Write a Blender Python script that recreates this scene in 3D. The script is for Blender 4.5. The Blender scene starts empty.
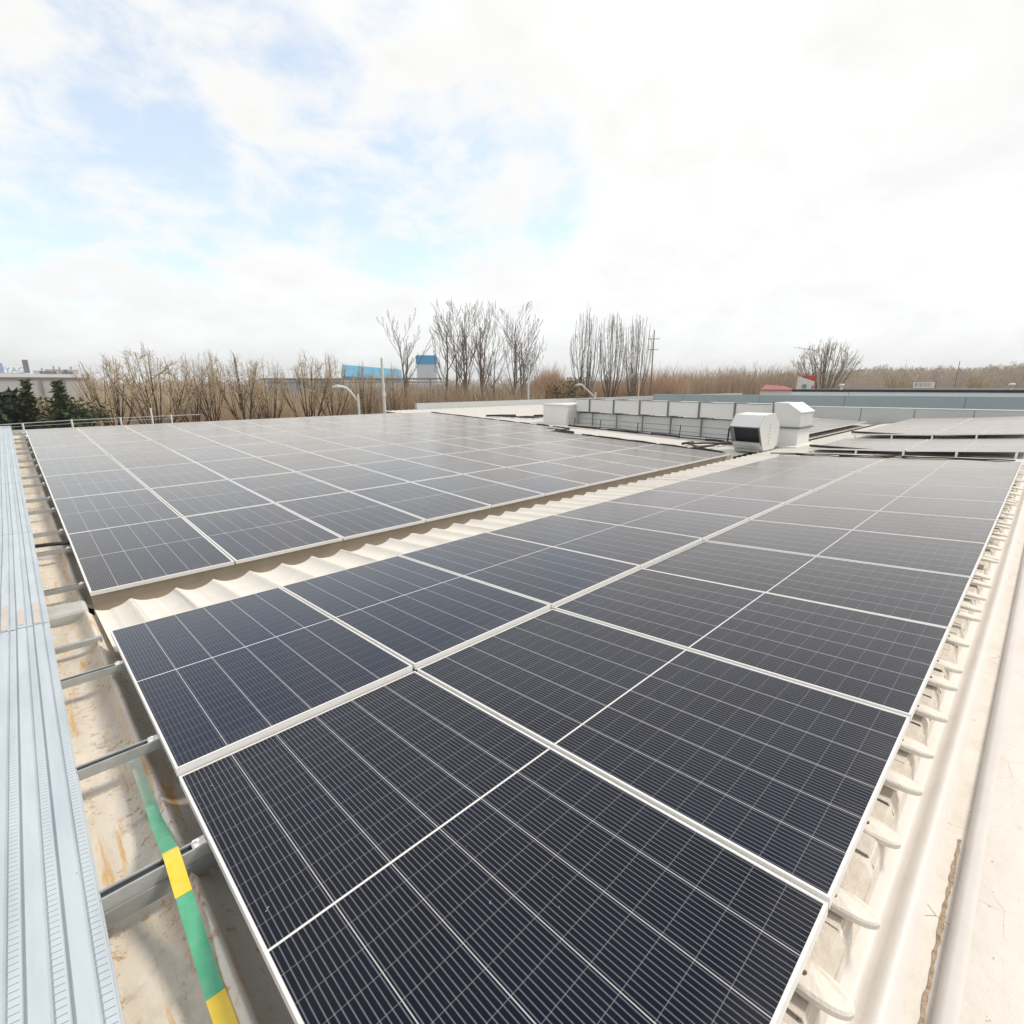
import bpy, math, random
from mathutils import Vector, Matrix
import numpy as np
random.seed(7); RNG = np.random.default_rng(7)
R = math.radians
scene = bpy.context.scene
col = scene.collection

# ---------------------------------------------------------------- camera
CAM = Vector((-0.231, -2.2265, 1.531))
PITCH, YAW, FPX = 0.2475, 0.8025, 510.78
cam_d = bpy.data.cameras.new('camera'); cam = bpy.data.objects.new('camera', cam_d); col.objects.link(cam)
fw = Vector((math.cos(YAW)*math.cos(PITCH), math.sin(YAW)*math.cos(PITCH), -math.sin(PITCH)))
rt = fw.cross(Vector((0, 0, 1))).normalized(); up = rt.cross(fw)
cam.matrix_world = Matrix(((rt.x, up.x, -fw.x, CAM.x), (rt.y, up.y, -fw.y, CAM.y), (rt.z, up.z, -fw.z, CAM.z), (0, 0, 0, 1)))
cam_d.sensor_fit = 'HORIZONTAL'; cam_d.angle = 2*math.atan(512/FPX); cam_d.clip_start = 0.05; cam_d.clip_end = 6000
scene.camera = cam
scene.view_settings.view_transform = 'Standard'; scene.view_settings.look = 'None'
scene.view_settings.exposure = 0.62; scene.view_settings.gamma = 1.0

def ray(x, y): return (fw + rt*((x-512)/FPX) - up*((y-512)/FPX)).normalized()
def at_d(x, D, z=None):          # ground-plan point seen in column x of the photograph at D metres
    d = ray(x, 383); k = D/math.hypot(d.x, d.y)
    return Vector((CAM.x+d.x*k, CAM.y+d.y*k, 0 if z is None else z))
def z_at(x, y, D):
    d = ray(x, y); return CAM.z + D*d.z/math.hypot(d.x, d.y)

# ---------------------------------------------------------------- world and sun
SUN_AZ, SUN_EL = R(-25), R(48)
world = bpy.data.worlds.new('World'); scene.world = world; world.use_nodes = True
def build_world():
    nt = world.node_tree; N = nt.nodes; Lk = nt.links; N.clear()
    out = N.new('ShaderNodeOutputWorld')
    sky = N.new('ShaderNodeTexSky'); sky.sky_type = 'NISHITA'; sky.sun_disc = False
    sky.sun_elevation = SUN_EL; sky.sun_rotation = math.atan2(math.cos(SUN_AZ), math.sin(SUN_AZ))
    sky.dust_density = 0.4; sky.air_density = 1.1; sky.ozone_density = .25
    b1 = N.new('ShaderNodeBackground'); b1.inputs[1].default_value = 0.15; tint = N.new('ShaderNodeMix'); tint.data_type = 'RGBA'; tint.blend_type = 'MULTIPLY'; tint.inputs['Factor'].default_value = 1; tint.inputs['B'].default_value = (.86, .98, 1.0, 1); Lk.new(sky.outputs[0], tint.inputs['A']); Lk.new(tint.outputs['Result'], b1.inputs[0])
    tc = N.new('ShaderNodeTexCoord'); sep = N.new('ShaderNodeSeparateXYZ'); Lk.new(tc.outputs['Generated'], sep.inputs[0])
    def M(op, a, b=None, clamp=False):
        n = N.new('ShaderNodeMath'); n.operation = op; n.use_clamp = clamp
        for i, v in enumerate((a, b)):
            if v is None: continue
            if isinstance(v, (int, float)): n.inputs[i].default_value = v
            else: Lk.new(v, n.inputs[i])
        return n.outputs[0]
    zz = M('ADD', M('MAXIMUM', sep.outputs[2], 0.0), 0.38)
    cmb = N.new('ShaderNodeCombineXYZ'); Lk.new(M('DIVIDE', sep.outputs[0], zz), cmb.inputs[0]); Lk.new(M('DIVIDE', sep.outputs[1], zz), cmb.inputs[1])
    def noise(scale, detail, rough, dist, off):
        mp = N.new('ShaderNodeMapping'); mp.inputs['Location'].default_value = off; Lk.new(cmb.outputs[0], mp.inputs[0])
        n = N.new('ShaderNodeTexNoise'); n.inputs['Scale'].default_value = scale; n.inputs['Detail'].default_value = detail
        n.inputs['Roughness'].default_value = rough; n.inputs['Distortion'].default_value = dist; Lk.new(mp.outputs[0], n.inputs['Vector'])
        return n.outputs['Fac']
    n1 = noise(3.4, 10, .62, .3, (3.1, 1.7, 0)); n2 = noise(8.5, 7, .6, .5, (7, 2, 0))
    # open gaps of blue between the clouds, each about one direction of the sky
    tot = None
    for (x, y, rad, w) in ((80, 30, 12, .55), (180, 80, 8, .55), (270, 130, 6, .50), (20, 110, 11, .34), (105, 195, 7, .42), (15, 195, 7, .34),
                           (375, 208, 6, .80), (440, 205, 6, .85), (500, 188, 6, .56), (545, 172, 8, .34), (180, 215, 7, .26), (275, 165, 6, .36), (430, 90, 7, .40), (290, 25, 7, .26)):
        d = ray(x, y); vd = N.new('ShaderNodeVectorMath'); vd.operation = 'DOT_PRODUCT'; vd.inputs[1].default_value = d
        Lk.new(tc.outputs['Generated'], vd.inputs[0])
        mr = N.new('ShaderNodeMapRange'); mr.interpolation_type = 'SMOOTHSTEP'
        mr.inputs[1].default_value = math.cos(R(rad*1.6)); mr.inputs[2].default_value = 1.0; mr.inputs[3].default_value = 0; mr.inputs[4].default_value = w
        Lk.new(vd.outputs['Value'], mr.inputs[0])
        tot = mr.outputs[0] if tot is None else M('ADD', tot, mr.outputs[0])
    tot = M('MINIMUM', tot, 0.60)
    s = M('ADD', tot, M('MULTIPLY', M('SUBTRACT', n1, .5), 2.7)); s = M('ADD', s, M('MULTIPLY', M('SUBTRACT', n2, .5), 1.1))
    mr = N.new('ShaderNodeMapRange'); mr.interpolation_type = 'SMOOTHSTEP'; mr.inputs[1].default_value = .26; mr.inputs[2].default_value = 1.05
    mr.inputs[3].default_value = 0.0; mr.inputs[4].default_value = 0.56; Lk.new(s, mr.inputs[0])
    gate = N.new('ShaderNodeMapRange'); gate.interpolation_type = 'SMOOTHSTEP'; gate.inputs[1].default_value = .02; gate.inputs[2].default_value = .5; Lk.new(tot, gate.inputs[0])
    blue = M('MULTIPLY', mr.outputs[0], gate.outputs[0])
    zen = N.new('ShaderNodeMapRange'); zen.interpolation_type = 'SMOOTHSTEP'; zen.inputs[1].default_value = .60; zen.inputs[2].default_value = .80   # unseen overhead sky darkened so the near panels reflect less
    Lk.new(M('ADD', sep.outputs[2], M('MULTIPLY', M('SUBTRACT', n1, .5), .25)), zen.inputs[0]); blue = M('MAXIMUM', blue, M('MULTIPLY', zen.outputs[0], .30))
    # cloud deck: slightly greyer towards the horizon
    el = N.new('ShaderNodeMapRange'); el.interpolation_type = 'SMOOTHSTEP'; el.inputs[1].default_value = 0.0; el.inputs[2].default_value = .42
    Lk.new(sep.outputs[2], el.inputs[0])
    mix = N.new('ShaderNodeMix'); mix.data_type = 'RGBA'; Lk.new(el.outputs[0], mix.inputs['Factor'])
    mix.inputs['A'].default_value = (.69, .70, .70, 1); mix.inputs['B'].default_value = (.665, .665, .658, 1)
    deck = N.new('ShaderNodeMix'); deck.data_type = 'RGBA'; Lk.new(zen.outputs[0], deck.inputs['Factor']); Lk.new(mix.outputs['Result'], deck.inputs['A']); deck.inputs['B'].default_value = (.44, .43, .42, 1)
    b2 = N.new('ShaderNodeBackground'); Lk.new(deck.outputs['Result'], b2.inputs[0])
    b2s = M('ADD', .78, M('ADD', M('MULTIPLY', n1, .34), M('MULTIPLY', n2, .10))); Lk.new(b2s, b2.inputs[1])
    ms = N.new('ShaderNodeMixShader'); Lk.new(blue, ms.inputs[0]); Lk.new(b2.outputs[0], ms.inputs[1]); Lk.new(b1.outputs[0], ms.inputs[2])
    Lk.new(ms.outputs[0], out.inputs[0])
build_world()
sun_d = bpy.data.lights.new('sun', 'SUN'); sun = bpy.data.objects.new('sun', sun_d); col.objects.link(sun)
sun_d.energy = 1.9; sun_d.angle = R(12); sun_d.color = (1, .91, .79)
sv = Vector((math.cos(SUN_AZ)*math.cos(SUN_EL), math.sin(SUN_AZ)*math.cos(SUN_EL), math.sin(SUN_EL)))
sun.rotation_euler = sv.to_track_quat('Z', 'Y').to_euler(); sun.location = (0, 0, 50)

# ---------------------------------------------------------------- helpers
class MB:
    def __init__(s): s.v = []; s.f = []; s.m = []; s.uv = None
    def add(s, vs, fs, mi=0):
        o = len(s.v); s.v += [tuple(p) for p in vs]; s.f += [tuple(i+o for i in f) for f in fs]; s.m += [mi]*len(fs)
    def box(s, a, b, mi=0):
        x0, y0, z0 = a; x1, y1, z1 = b
        s.add([(x0, y0, z0), (x1, y0, z0), (x1, y1, z0), (x0, y1, z0), (x0, y0, z1), (x1, y0, z1), (x1, y1, z1), (x0, y1, z1)],
              [(0, 3, 2, 1), (4, 5, 6, 7), (0, 1, 5, 4), (1, 2, 6, 5), (2, 3, 7, 6), (3, 0, 4, 7)], mi)
    def prism(s, prof, fn, t0, t1, mi=0, caps=True):      # closed profile swept between two stations; fn(a, b, t) -> xyz
        n = len(prof)
        s.add([fn(a, b, t0) for a, b in prof] + [fn(a, b, t1) for a, b in prof],
              [(i, (i+1) % n, n+(i+1) % n, n+i) for i in range(n)] + ([tuple(range(n-1, -1, -1)), tuple(range(n, 2*n))] if caps else []), mi)
    def tube(s, pts, rad, sides=4, mi=0):
        P = [Vector(p) for p in pts]; n = len(P); vs = []
        for i in range(n):
            t = (P[min(i+1, n-1)]-P[max(i-1, 0)])
            if t.length < 1e-9: t = Vector((0, 0, 1))
            t.normalize(); a = t.cross(Vector((0, 0, 1)) if abs(t.z) < .9 else Vector((1, 0, 0))).normalized(); b = t.cross(a)
            r = rad[i] if isinstance(rad, (list, tuple)) else rad
            for k in range(sides):
                an = 2*math.pi*k/sides; vs.append(P[i]+a*(r*math.cos(an))+b*(r*math.sin(an)))
        fs = [(i*sides+k, i*sides+(k+1) % sides, (i+1)*sides+(k+1) % sides, (i+1)*sides+k) for i in range(n-1) for k in range(sides)]
        fs += [tuple(range(sides-1, -1, -1)), tuple((n-1)*sides+k for k in range(sides))]
        s.add(vs, fs, mi)
    def build(s, name, mats, parent=None, smooth=False, bevel=0):
        me = bpy.data.meshes.new(name); me.from_pydata([tuple(v) for v in s.v], [], s.f)
        mats = mats if isinstance(mats, (list, tuple)) else [mats]
        for m in mats: me.materials.append(m)
        if len(mats) > 1: me.polygons.foreach_set('material_index', s.m)
        if smooth: me.polygons.foreach_set('use_smooth', [True]*len(me.polygons))
        me.validate(); me.update()
        o = bpy.data.objects.new(name, me); col.objects.link(o)
        if parent: o.parent = parent
        if bevel:
            b = o.modifiers.new('bevel', 'BEVEL'); b.width = bevel; b.segments = 2; b.limit_method = 'ANGLE'
        return o
def tag(o, label=None, cat=None, group=None, kind=None):
    if label: o['label'] = label
    if cat: o['category'] = cat
    if group: o['group'] = group
    if kind: o['kind'] = kind
    return o
def empty(name, loc, label=None, cat=None, group=None):
    o = bpy.data.objects.new(name, None); col.objects.link(o); o.location = loc; o.empty_display_size = .2
    return tag(o, label, cat, group)

def mat(name, base, rough=.6, var=.0, vscale=3.0, metal=0, ior=1.45, stretch=(1, 1, 1), dark=None, bump=0, bscale=40):
    m = bpy.data.materials.new(name); m.use_nodes = True; N = m.node_tree.nodes; Lk = m.node_tree.links
    b = N['Principled BSDF']; b.inputs['Roughness'].default_value = rough; b.inputs['Metallic'].default_value = metal; b.inputs['IOR'].default_value = ior
    b.inputs['Base Color'].default_value = (*base, 1)
    tc = N.new('ShaderNodeTexCoord'); mp = N.new('ShaderNodeMapping'); mp.inputs['Scale'].default_value = stretch; Lk.new(tc.outputs['Object'], mp.inputs[0])
    if var or dark:
        n = N.new('ShaderNodeTexNoise'); n.inputs['Scale'].default_value = vscale; n.inputs['Detail'].default_value = 7; n.inputs['Roughness'].default_value = .65
        Lk.new(mp.outputs[0], n.inputs['Vector'])
        r = N.new('ShaderNodeValToRGB'); d = dark or tuple(c*(1-var) for c in base)
        r.color_ramp.elements[0].position = .3; r.color_ramp.elements[0].color = (*d, 1); r.color_ramp.elements[1].position = .68; r.color_ramp.elements[1].color = (*base, 1)
        Lk.new(n.outputs['Fac'], r.inputs[0]); Lk.new(r.outputs[0], b.inputs['Base Color'])
    if bump:
        n = N.new('ShaderNodeTexNoise'); n.inputs['Scale'].default_value = bscale; n.inputs['Detail'].default_value = 5; Lk.new(mp.outputs[0], n.inputs['Vector'])
        bp = N.new('ShaderNodeBump'); bp.inputs['Strength'].default_value = bump; bp.inputs['Distance'].default_value = .02; Lk.new(n.outputs['Fac'], bp.inputs['Height']); Lk.new(bp.outputs[0], b.inputs['Normal'])
    return m

def node_tools(m):
    N = m.node_tree.nodes; Lk = m.node_tree.links
    def M(op, a, b=None, c=None, clamp=False):
        n = N.new('ShaderNodeMath'); n.operation = op; n.use_clamp = clamp
        for i, v in enumerate((a, b, c)):
            if v is None: continue
            if isinstance(v, (int, float)): n.inputs[i].default_value = v
            else: Lk.new(v, n.inputs[i])
        return n.outputs[0]
    def MIX(f, a, b):
        n = N.new('ShaderNodeMix'); n.data_type = 'RGBA'
        for k, v in (('Factor', f), ('A', a), ('B', b)):
            if isinstance(v, (int, float)): n.inputs[k].default_value = v
            elif isinstance(v, tuple): n.inputs[k].default_value = (*v, 1)
            else: Lk.new(v, n.inputs[k])
        return n.outputs['Result']
    def NOISE(vec, scale, detail=6, rough=.6, stretch=None):
        if stretch:
            mp = N.new('ShaderNodeMapping'); mp.inputs['Scale'].default_value = stretch; Lk.new(vec, mp.inputs[0]); vec = mp.outputs[0]
        n = N.new('ShaderNodeTexNoise'); n.inputs['Scale'].default_value = scale; n.inputs['Detail'].default_value = detail; n.inputs['Roughness'].default_value = rough
        Lk.new(vec, n.inputs['Vector']); return n.outputs['Fac']
    def STEP(v, a, b, lo=0., hi=1.):
        n = N.new('ShaderNodeMapRange'); n.interpolation_type = 'SMOOTHSTEP'
        for i, q in enumerate((a, b, lo, hi)): n.inputs[i+1].default_value = q
        Lk.new(v, n.inputs[0]); return n.outputs[0]
    return N, Lk, M, MIX, NOISE, STEP

def panel_glass(name, W, H, soil_glare=1.0, blue=False):
    """photovoltaic sheet: 6 x 22 half cut cells, busbars, white centre line, film of dust with some painted sky glare"""
    m = bpy.data.materials.new(name); m.use_nodes = True; N, Lk, M, MIX, NOISE, STEP = node_tools(m)
    b = N['Principled BSDF']
    tc = N.new('ShaderNodeTexCoord'); sep = N.new('ShaderNodeSeparateXYZ'); Lk.new(tc.outputs['Object'], sep.inputs[0])
    x, y = sep.outputs[0], sep.outputs[1]
    oi = N.new('ShaderNodeObjectInfo'); rnd = oi.outputs['Random']
    def line(c, period, half):               # 1 within half of a multiple of period
        f = M('FRACT', M('DIVIDE', c, period)); d = M('MULTIPLY', M('MINIMUM', f, M('SUBTRACT', 1.0, f)), period)
        return M('LESS_THAN', d, half)
    cx, hy = W/6, H/22
    colg = line(x, cx, .0017); rowg = line(y, hy, .0010)
    bus = line(M('ADD', x, cx/22), cx/11, .0017)
    mid = M('LESS_THAN', M('ABSOLUTE', M('SUBTRACT', y, H/2)), .0042)
    nz = NOISE(tc.outputs['Object'], 1.3, 4)
    cellc = MIX(rnd, (.0035, .0050, .0125), (.006, .0085, .020)); cellc = MIX(STEP(nz, .35, .7), cellc, (.003, .004, .008))
    cellc = MIX(STEP(rnd, .86, .9, 0, .5), cellc, (.013, .011, .012))
    if blue: cellc = MIX(.8, cellc, (.007, .013, .034))
    c = MIX(M('MULTIPLY', bus, .45 if blue else .85), cellc, (.135, .145, .18))
    c = MIX(M('MULTIPLY', rowg, .33), c, (.40, .39, .38))
    c = MIX(M('MULTIPLY', colg, .9), c, (.50, .49, .48)); c = MIX(mid, c, (.72, .71, .69))
    geo = N.new('ShaderNodeNewGeometry')
    dst = NOISE(geo.outputs['Position'], .8, 8, .7); dst2 = NOISE(geo.outputs['Position'], 9, 5, .6, (1, .25, 1))
    dust = M('ADD', STEP(dst, .35, .75, .006*(soil_glare-1), .007*soil_glare), STEP(dst2, .55, .8, 0, .006*soil_glare))  # heavier dust on left and far arrays also paints their pale sky reflection
    c = MIX(dust, c, (.5, .45, .39))
    spk = M('MULTIPLY', STEP(NOISE(geo.outputs['Position'], 46, 2, .5), .765, .785), STEP(NOISE(geo.outputs['Position'], 2.1, 2), .5, .6)); c = MIX(M('MULTIPLY', spk, .6), c, (.55, .54, .50))
    edge = M('MULTIPLY', STEP(y, .16, .0), STEP(NOISE(geo.outputs['Position'], 5, 5, .6, (1, .3, 1)), .3, .7)); c = MIX(M('MULTIPLY', edge, .045), c, (.5, .45, .39))
    Lk.new(c, b.inputs['Base Color'])
    b.inputs['IOR'].default_value = 1.28; b.inputs['Sheen Weight'].default_value = 1.0; b.inputs['Sheen Roughness'].default_value = .235; b.inputs['Sheen Tint'].default_value = (1, .91, .82, 1)
    Lk.new(STEP(dst, .3, .7, .11, .20), b.inputs['Roughness'])
    return m

# ---------------------------------------------------------------- materials
M_frame = mat('anodised_aluminium', (.80, .79, .77), .38, .06, 6)
M_roof = None
def make_roof():
    m = bpy.data.materials.new('weathered_roof_sheet'); m.use_nodes = True; N, Lk, M, MIX, NOISE, STEP = node_tools(m); b = N['Principled BSDF']
    tc = N.new('ShaderNodeTexCoord'); P = tc.outputs['Object']; sep = N.new('ShaderNodeSeparateXYZ'); Lk.new(P, sep.inputs[0])
    base = MIX(STEP(NOISE(P, 1.4, 8, .65, (2.2, .5, 1)), .3, .7), (.60, .53, .43), (.80, .74, .64))
    blotch = STEP(NOISE(P, 5, 8, .7, (1.6, .8, 1)), .55, .72); base = MIX(M('MULTIPLY', blotch, .5), base, (.44, .37, .29))
    near = STEP(sep.outputs[0], .3, .0)          # the bare pans along the walkway carry the rust
    rust = M('MULTIPLY', M('MULTIPLY', STEP(NOISE(P, 26, 8, .75), .53, .64), STEP(NOISE(P, 3.2, 5, .6, (2.4, .6, 1)), .38, .52)), near)
    base = MIX(M('MULTIPLY', rust, .9), base, (.46, .20, .05))
    stain = M('MULTIPLY', STEP(NOISE(P, 2.6, 8, .72, (7, .5, 1)), .52, .66), near)
    base = MIX(M('MULTIPLY', stain, .9), base, (.64, .36, .11))
    grime = M('MULTIPLY', STEP(NOISE(P, 4.2, 7, .7), .57, .72), near); base = MIX(M('MULTIPLY', grime, .45), base, (.16, .12, .09))
    Lk.new(base, b.inputs['Base Color']); b.inputs['Roughness'].default_value = .55
    bp = N.new('ShaderNodeBump'); bp.inputs['Strength'].default_value = .25; bp.inputs['Distance'].default_value = .01
    Lk.new(NOISE(P, 30, 5), bp.inputs['Height']); Lk.new(bp.outputs[0], b.inputs['Normal'])
    return m
M_roof = make_roof()
def make_cop():
    m = bpy.data.materials.new('cream_coping_membrane'); m.use_nodes = True; N, Lk, M, MIX, NOISE, STEP = node_tools(m); b = N['Principled BSDF']
    tc = N.new('ShaderNodeTexCoord'); P = tc.outputs['Object']
    base = MIX(STEP(NOISE(P, 2.2, 8, .65, (.6, 1.5, 1)), .3, .7), (.64, .585, .52), (.725, .685, .635))
    base = MIX(M('MULTIPLY', STEP(NOISE(P, 9, 8, .75, (.35, 2.2, 1)), .60, .70), .35), base, (.55, .42, .30))
    base = MIX(M('MULTIPLY', STEP(NOISE(P, 70, 3, .5), .70, .74), .7), base, (.22, .18, .14))
    vo = N.new('ShaderNodeTexVoronoi'); vo.feature = 'DISTANCE_TO_EDGE'; vo.inputs['Scale'].default_value = 3.5; Lk.new(P, vo.inputs['Vector'])
    base = MIX(M('MULTIPLY', M('MULTIPLY', STEP(vo.outputs['Distance'], .008, .0), STEP(NOISE(P, 3, 3), .50, .6)), .5), base, (.40, .30, .22))
    Lk.new(base, b.inputs['Base Color']); b.inputs['Roughness'].default_value = .65
    bp = N.new('ShaderNodeBump'); bp.inputs['Strength'].default_value = .5; bp.inputs['Distance'].default_value = .012; Lk.new(NOISE(P, 13, 6), bp.inputs['Height']); Lk.new(bp.outputs[0], b.inputs['Normal'])
    return m
M_cop = make_cop()
M_white = mat('white_membrane', (.74, .70, .635), .6, .10, 2.5, bump=.25, bscale=25)
M_beige = mat('beige_beam', (.52, .44, .34), .7, .2, 3, stretch=(1, 1, .3))
M_steel = mat('galvanised_steel', (.46, .48, .47), .42, .25, 12, metal=.35)
M_steel_d = mat('dark_slot', (.06, .06, .065), .6)
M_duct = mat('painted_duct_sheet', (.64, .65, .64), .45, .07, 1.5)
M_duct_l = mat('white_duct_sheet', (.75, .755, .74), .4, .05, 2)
M_band = mat('flange_band', (.19, .19, .19), .5, .2, 9)
M_black = mat('black_rubber', (.025, .024, .024), .6)
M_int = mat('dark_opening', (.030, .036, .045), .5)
M_green2 = mat('green_tape_worn', (.06, .36, .19), .38, 0, 9, dark=(.16, .46, .30), bump=.25, bscale=22)
M_green = mat('green_tape', (.06, .36, .19), .38, 0, 9, dark=(.16, .46, .30), bump=.25, bscale=22)
M_yellow = mat('yellow_tape', (.80, .53, .012), .34, 0, 9, dark=(.82, .62, .10), bump=.25, bscale=22)
M_wallL = mat('light_grey_cladding', (.50, .52, .52), .55, .08, .7)
M_wallB = mat('blue_grey_cladding', (.36, .44, .47), .5, .10, .5)
M_pole = mat('white_paint', (.72, .71, .68), .45, .1, 2)
M_rust_strip = mat('rusty_debris', (.60, .45, .31), .9, .5, 40, bump=.8, bscale=60)

# ---------------------------------------------------------------- ground, far land
g = MB(); S_ = 3000
g.add([(-S_, -S_, -5.2), (S_, -S_, -5.2), (S_, S_, -5.2), (-S_, S_, -5.2)], [(0, 1, 2, 3)])
tag(g.build('ground', mat('dry_earth', (.24, .19, .13), .95, .4, .05)), 'dry brown open ground around the building', 'ground', kind='structure')

# ---------------------------------------------------------------- the building with its roof
bld = empty('warehouse_building', (20, 6, -5.2), 'low warehouse with a cream corrugated roof carrying the solar panels', 'building')
def bpart(mb, name, mats, smooth=False, bevel=0):
    o = mb.build(name, mats, None, smooth, bevel); o.parent = bld; o.matrix_parent_inverse = Matrix.Translation((-20, -6, 5.2)); return o
PER, PH = .333, -.053
def crest1(v):
    if v <= 2.03: return .01 - (.245/4.08)*(v+2.05)
    return -.235 - (.125/1.22)*(v-2.03)
def crest2(v): return -.42 + .0279*(v-3.54)
def wave(u, amp, p=3.6):
    t = ((u-PH)/PER) % 1.0; s = abs(2*t-1)       # 1 at the ribs, 0 in mid pan
    return amp*(s**p-1)
def corr(u0, u1, vs, crest, amp, npp, off=0, irr=0):
    mb = MB(); nu = int(round((u1-u0)/PER*npp)); us = [u0+(u1-u0)*i/nu for i in range(nu+1)]
    vs_ = []
    for v in vs:
        for u in us:
            k = round((u-PH)/PER); h = math.sin(k*12.9898)*43758.5453; h -= math.floor(h)
            vs_.append((u, v, crest(v)+wave(u+irr*.03*(h-.5), amp*(1-irr*.12*h), 2.4 if irr else 3.6)+off))
    n = len(us); fs = [(j*n+i, j*n+i+1, (j+1)*n+i+1, (j+1)*n+i) for j in range(len(vs)-1) for i in range(n-1)]
    mb.add(vs_, fs); return mb
bpart(corr(PH-9*PER, PH+42*PER, [-1.88, -1, 0, 1.0, 2.03, 2.6, 3.25], crest1, .10, 18), 'roof_sheet', M_roof, True)
bpart(corr(PH+42*PER, PH+90*PER, [-2.05, 0, 2.03, 3.25], crest1, .03, 6), 'roof_sheet', M_white)
bpart(corr(PH-9*PER, PH+42*PER, [3.62, 8, 13, 18, 20.3], crest2, .10, 12), 'roof_sheet', M_roof, True)
bpart(corr(PH+42*PER, PH+90*PER, [3.62, 8, 13, 18, 22.4], crest2, .03, 6), 'roof_sheet', M_white)
# white flashing strip along the valley, following the ribs
bpart(corr(PH+.062, PH+42*PER, [1.95, 2.03, 2.5, 2.9, 3.27], crest1, .064, 20, .004, 1), 'valley_flashing', mat('white_flashing', (.78, .735, .655), .55, .09, 4, bump=.2), True)
mb = MB(); mb.box((.02, 3.60, -1.0), (13.7, 3.72, -.362)); bpart(mb, 'valley_beam', M_beige)
mb = MB(); mb.box((-3, 3.20, -.75), (30, 3.62, -.62)); bpart(mb, 'valley_gutter', M_beige)
mb = MB(); mb.box((-.62, 3.30, -.60), (-.03, 3.57, -.37)); bpart(mb, 'gutter_end_box', mat('grey_membrane', (.56, .55, .52), .7, .2, 5), bevel=.03)
# outer walls
mb = MB(); mb.box((-3, -2.0, -5.2), (29.9, 20.1, -.85)); bpart(mb, 'wall', M_wallL)
# eave on the right: closure between ribs, trough, rolled edge, floor, coping
U0, U1 = -3.0, 29.9
def strip(prof, name, m, smooth=True, cols=1):
    mb = MB(); n = len(prof); us = [U0+(U1-U0)*i/cols for i in range(cols+1)]
    vs = [(u, v, z) for u in us for v, z in prof]
    fs = [(i*n+k, i*n+k+1, (i+1)*n+k+1, (i+1)*n+k) for i in range(cols) for k in range(n-1)]
    mb.add(vs, fs); return bpart(mb, name, m, smooth)
def make_trim(name, cracks=True):
    m = bpy.data.materials.new(name); m.use_nodes = True; N, Lk, M, MIX, NOISE, STEP = node_tools(m); b = N['Principled BSDF']
    tc = N.new('ShaderNodeTexCoord'); P = tc.outputs['Object']
    base = MIX(STEP(NOISE(P, 6, 7, .65), .3, .7), (.72, .65, .56), (.80, .75, .67))
    if cracks:
        vo = N.new('ShaderNodeTexVoronoi'); vo.feature = 'DISTANCE_TO_EDGE'; vo.inputs['Scale'].default_value = 6; vo.inputs['Randomness'].default_value = .7
        Lk.new(P, vo.inputs['Vector'])
        cr = M('MULTIPLY', STEP(vo.outputs['Distance'], .016, .0), STEP(NOISE(P, 7, 3), .48, .6)); base = MIX(M('MULTIPLY', cr, .8), base, (.14, .09, .05))
    Lk.new(base, b.inputs['Base Color']); b.inputs['Roughness'].default_value = .6
    bp = N.new('ShaderNodeBump'); bp.inputs['Strength'].default_value = .5; bp.inputs['Distance'].default_value = .012
    Lk.new(NOISE(P, 16, 5), bp.inputs['Height']); Lk.new(bp.outputs[0], b.inputs['Normal'])
    return m
M_trim = make_trim('eave_closure'); M_roll = mat('rolled_edge_paint', (.74, .70, .655), .45, .08, 4, bump=.12, bscale=12)
strip([(-1.86, -.031), (-2.02, -.032), (-2.07, -.035), (-2.088, -.075), (-2.098, -.125)], 'eave_closure', M_trim, False)
strip([(-2.098, -.125), (-2.125, -.150), (-2.150, -.150), (-2.163, -.130), (-2.176, -.114), (-2.190, -.108), (-2.205, -.112), (-2.222, -.123), (-2.232, -.128)], 'rolled_edge', M_roll)
strip([(-2.232, -.128), (-2.292, -.126)], 'eave_floor', M_trim, False)
strip([(-2.292, -.126), (-2.296, -.088), (-2.301, -.074), (-2.313, -.067), (-2.34, -.066)], 'coping_edge', M_roll)
strip([(-2.34, -.066), (-2.7, -.063), (-3.4, -.07), (-6.0, -.09)], 'coping', M_cop, False)
mb = MB(); mb.box((U0, -6.2, -5.2), (U1, -6.02, -.05)); bpart(mb, 'wall', M_wallL)
# flaking rusty strip lying in the eave floor
mb = MB(); nseg = 60
pts = []
for i in range(nseg+1):
    u = .7+i*(1.35/nseg); pts.append((u, -2.266-random.uniform(0, .006), -.1235)); pts.append((u, -2.282+random.uniform(0, .006), -.1215))
mb.add(pts, [(2*i, 2*i+1, 2*i+3, 2*i+2) for i in range(nseg)]); bpart(mb, 'rust_strip', M_rust_strip)
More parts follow.
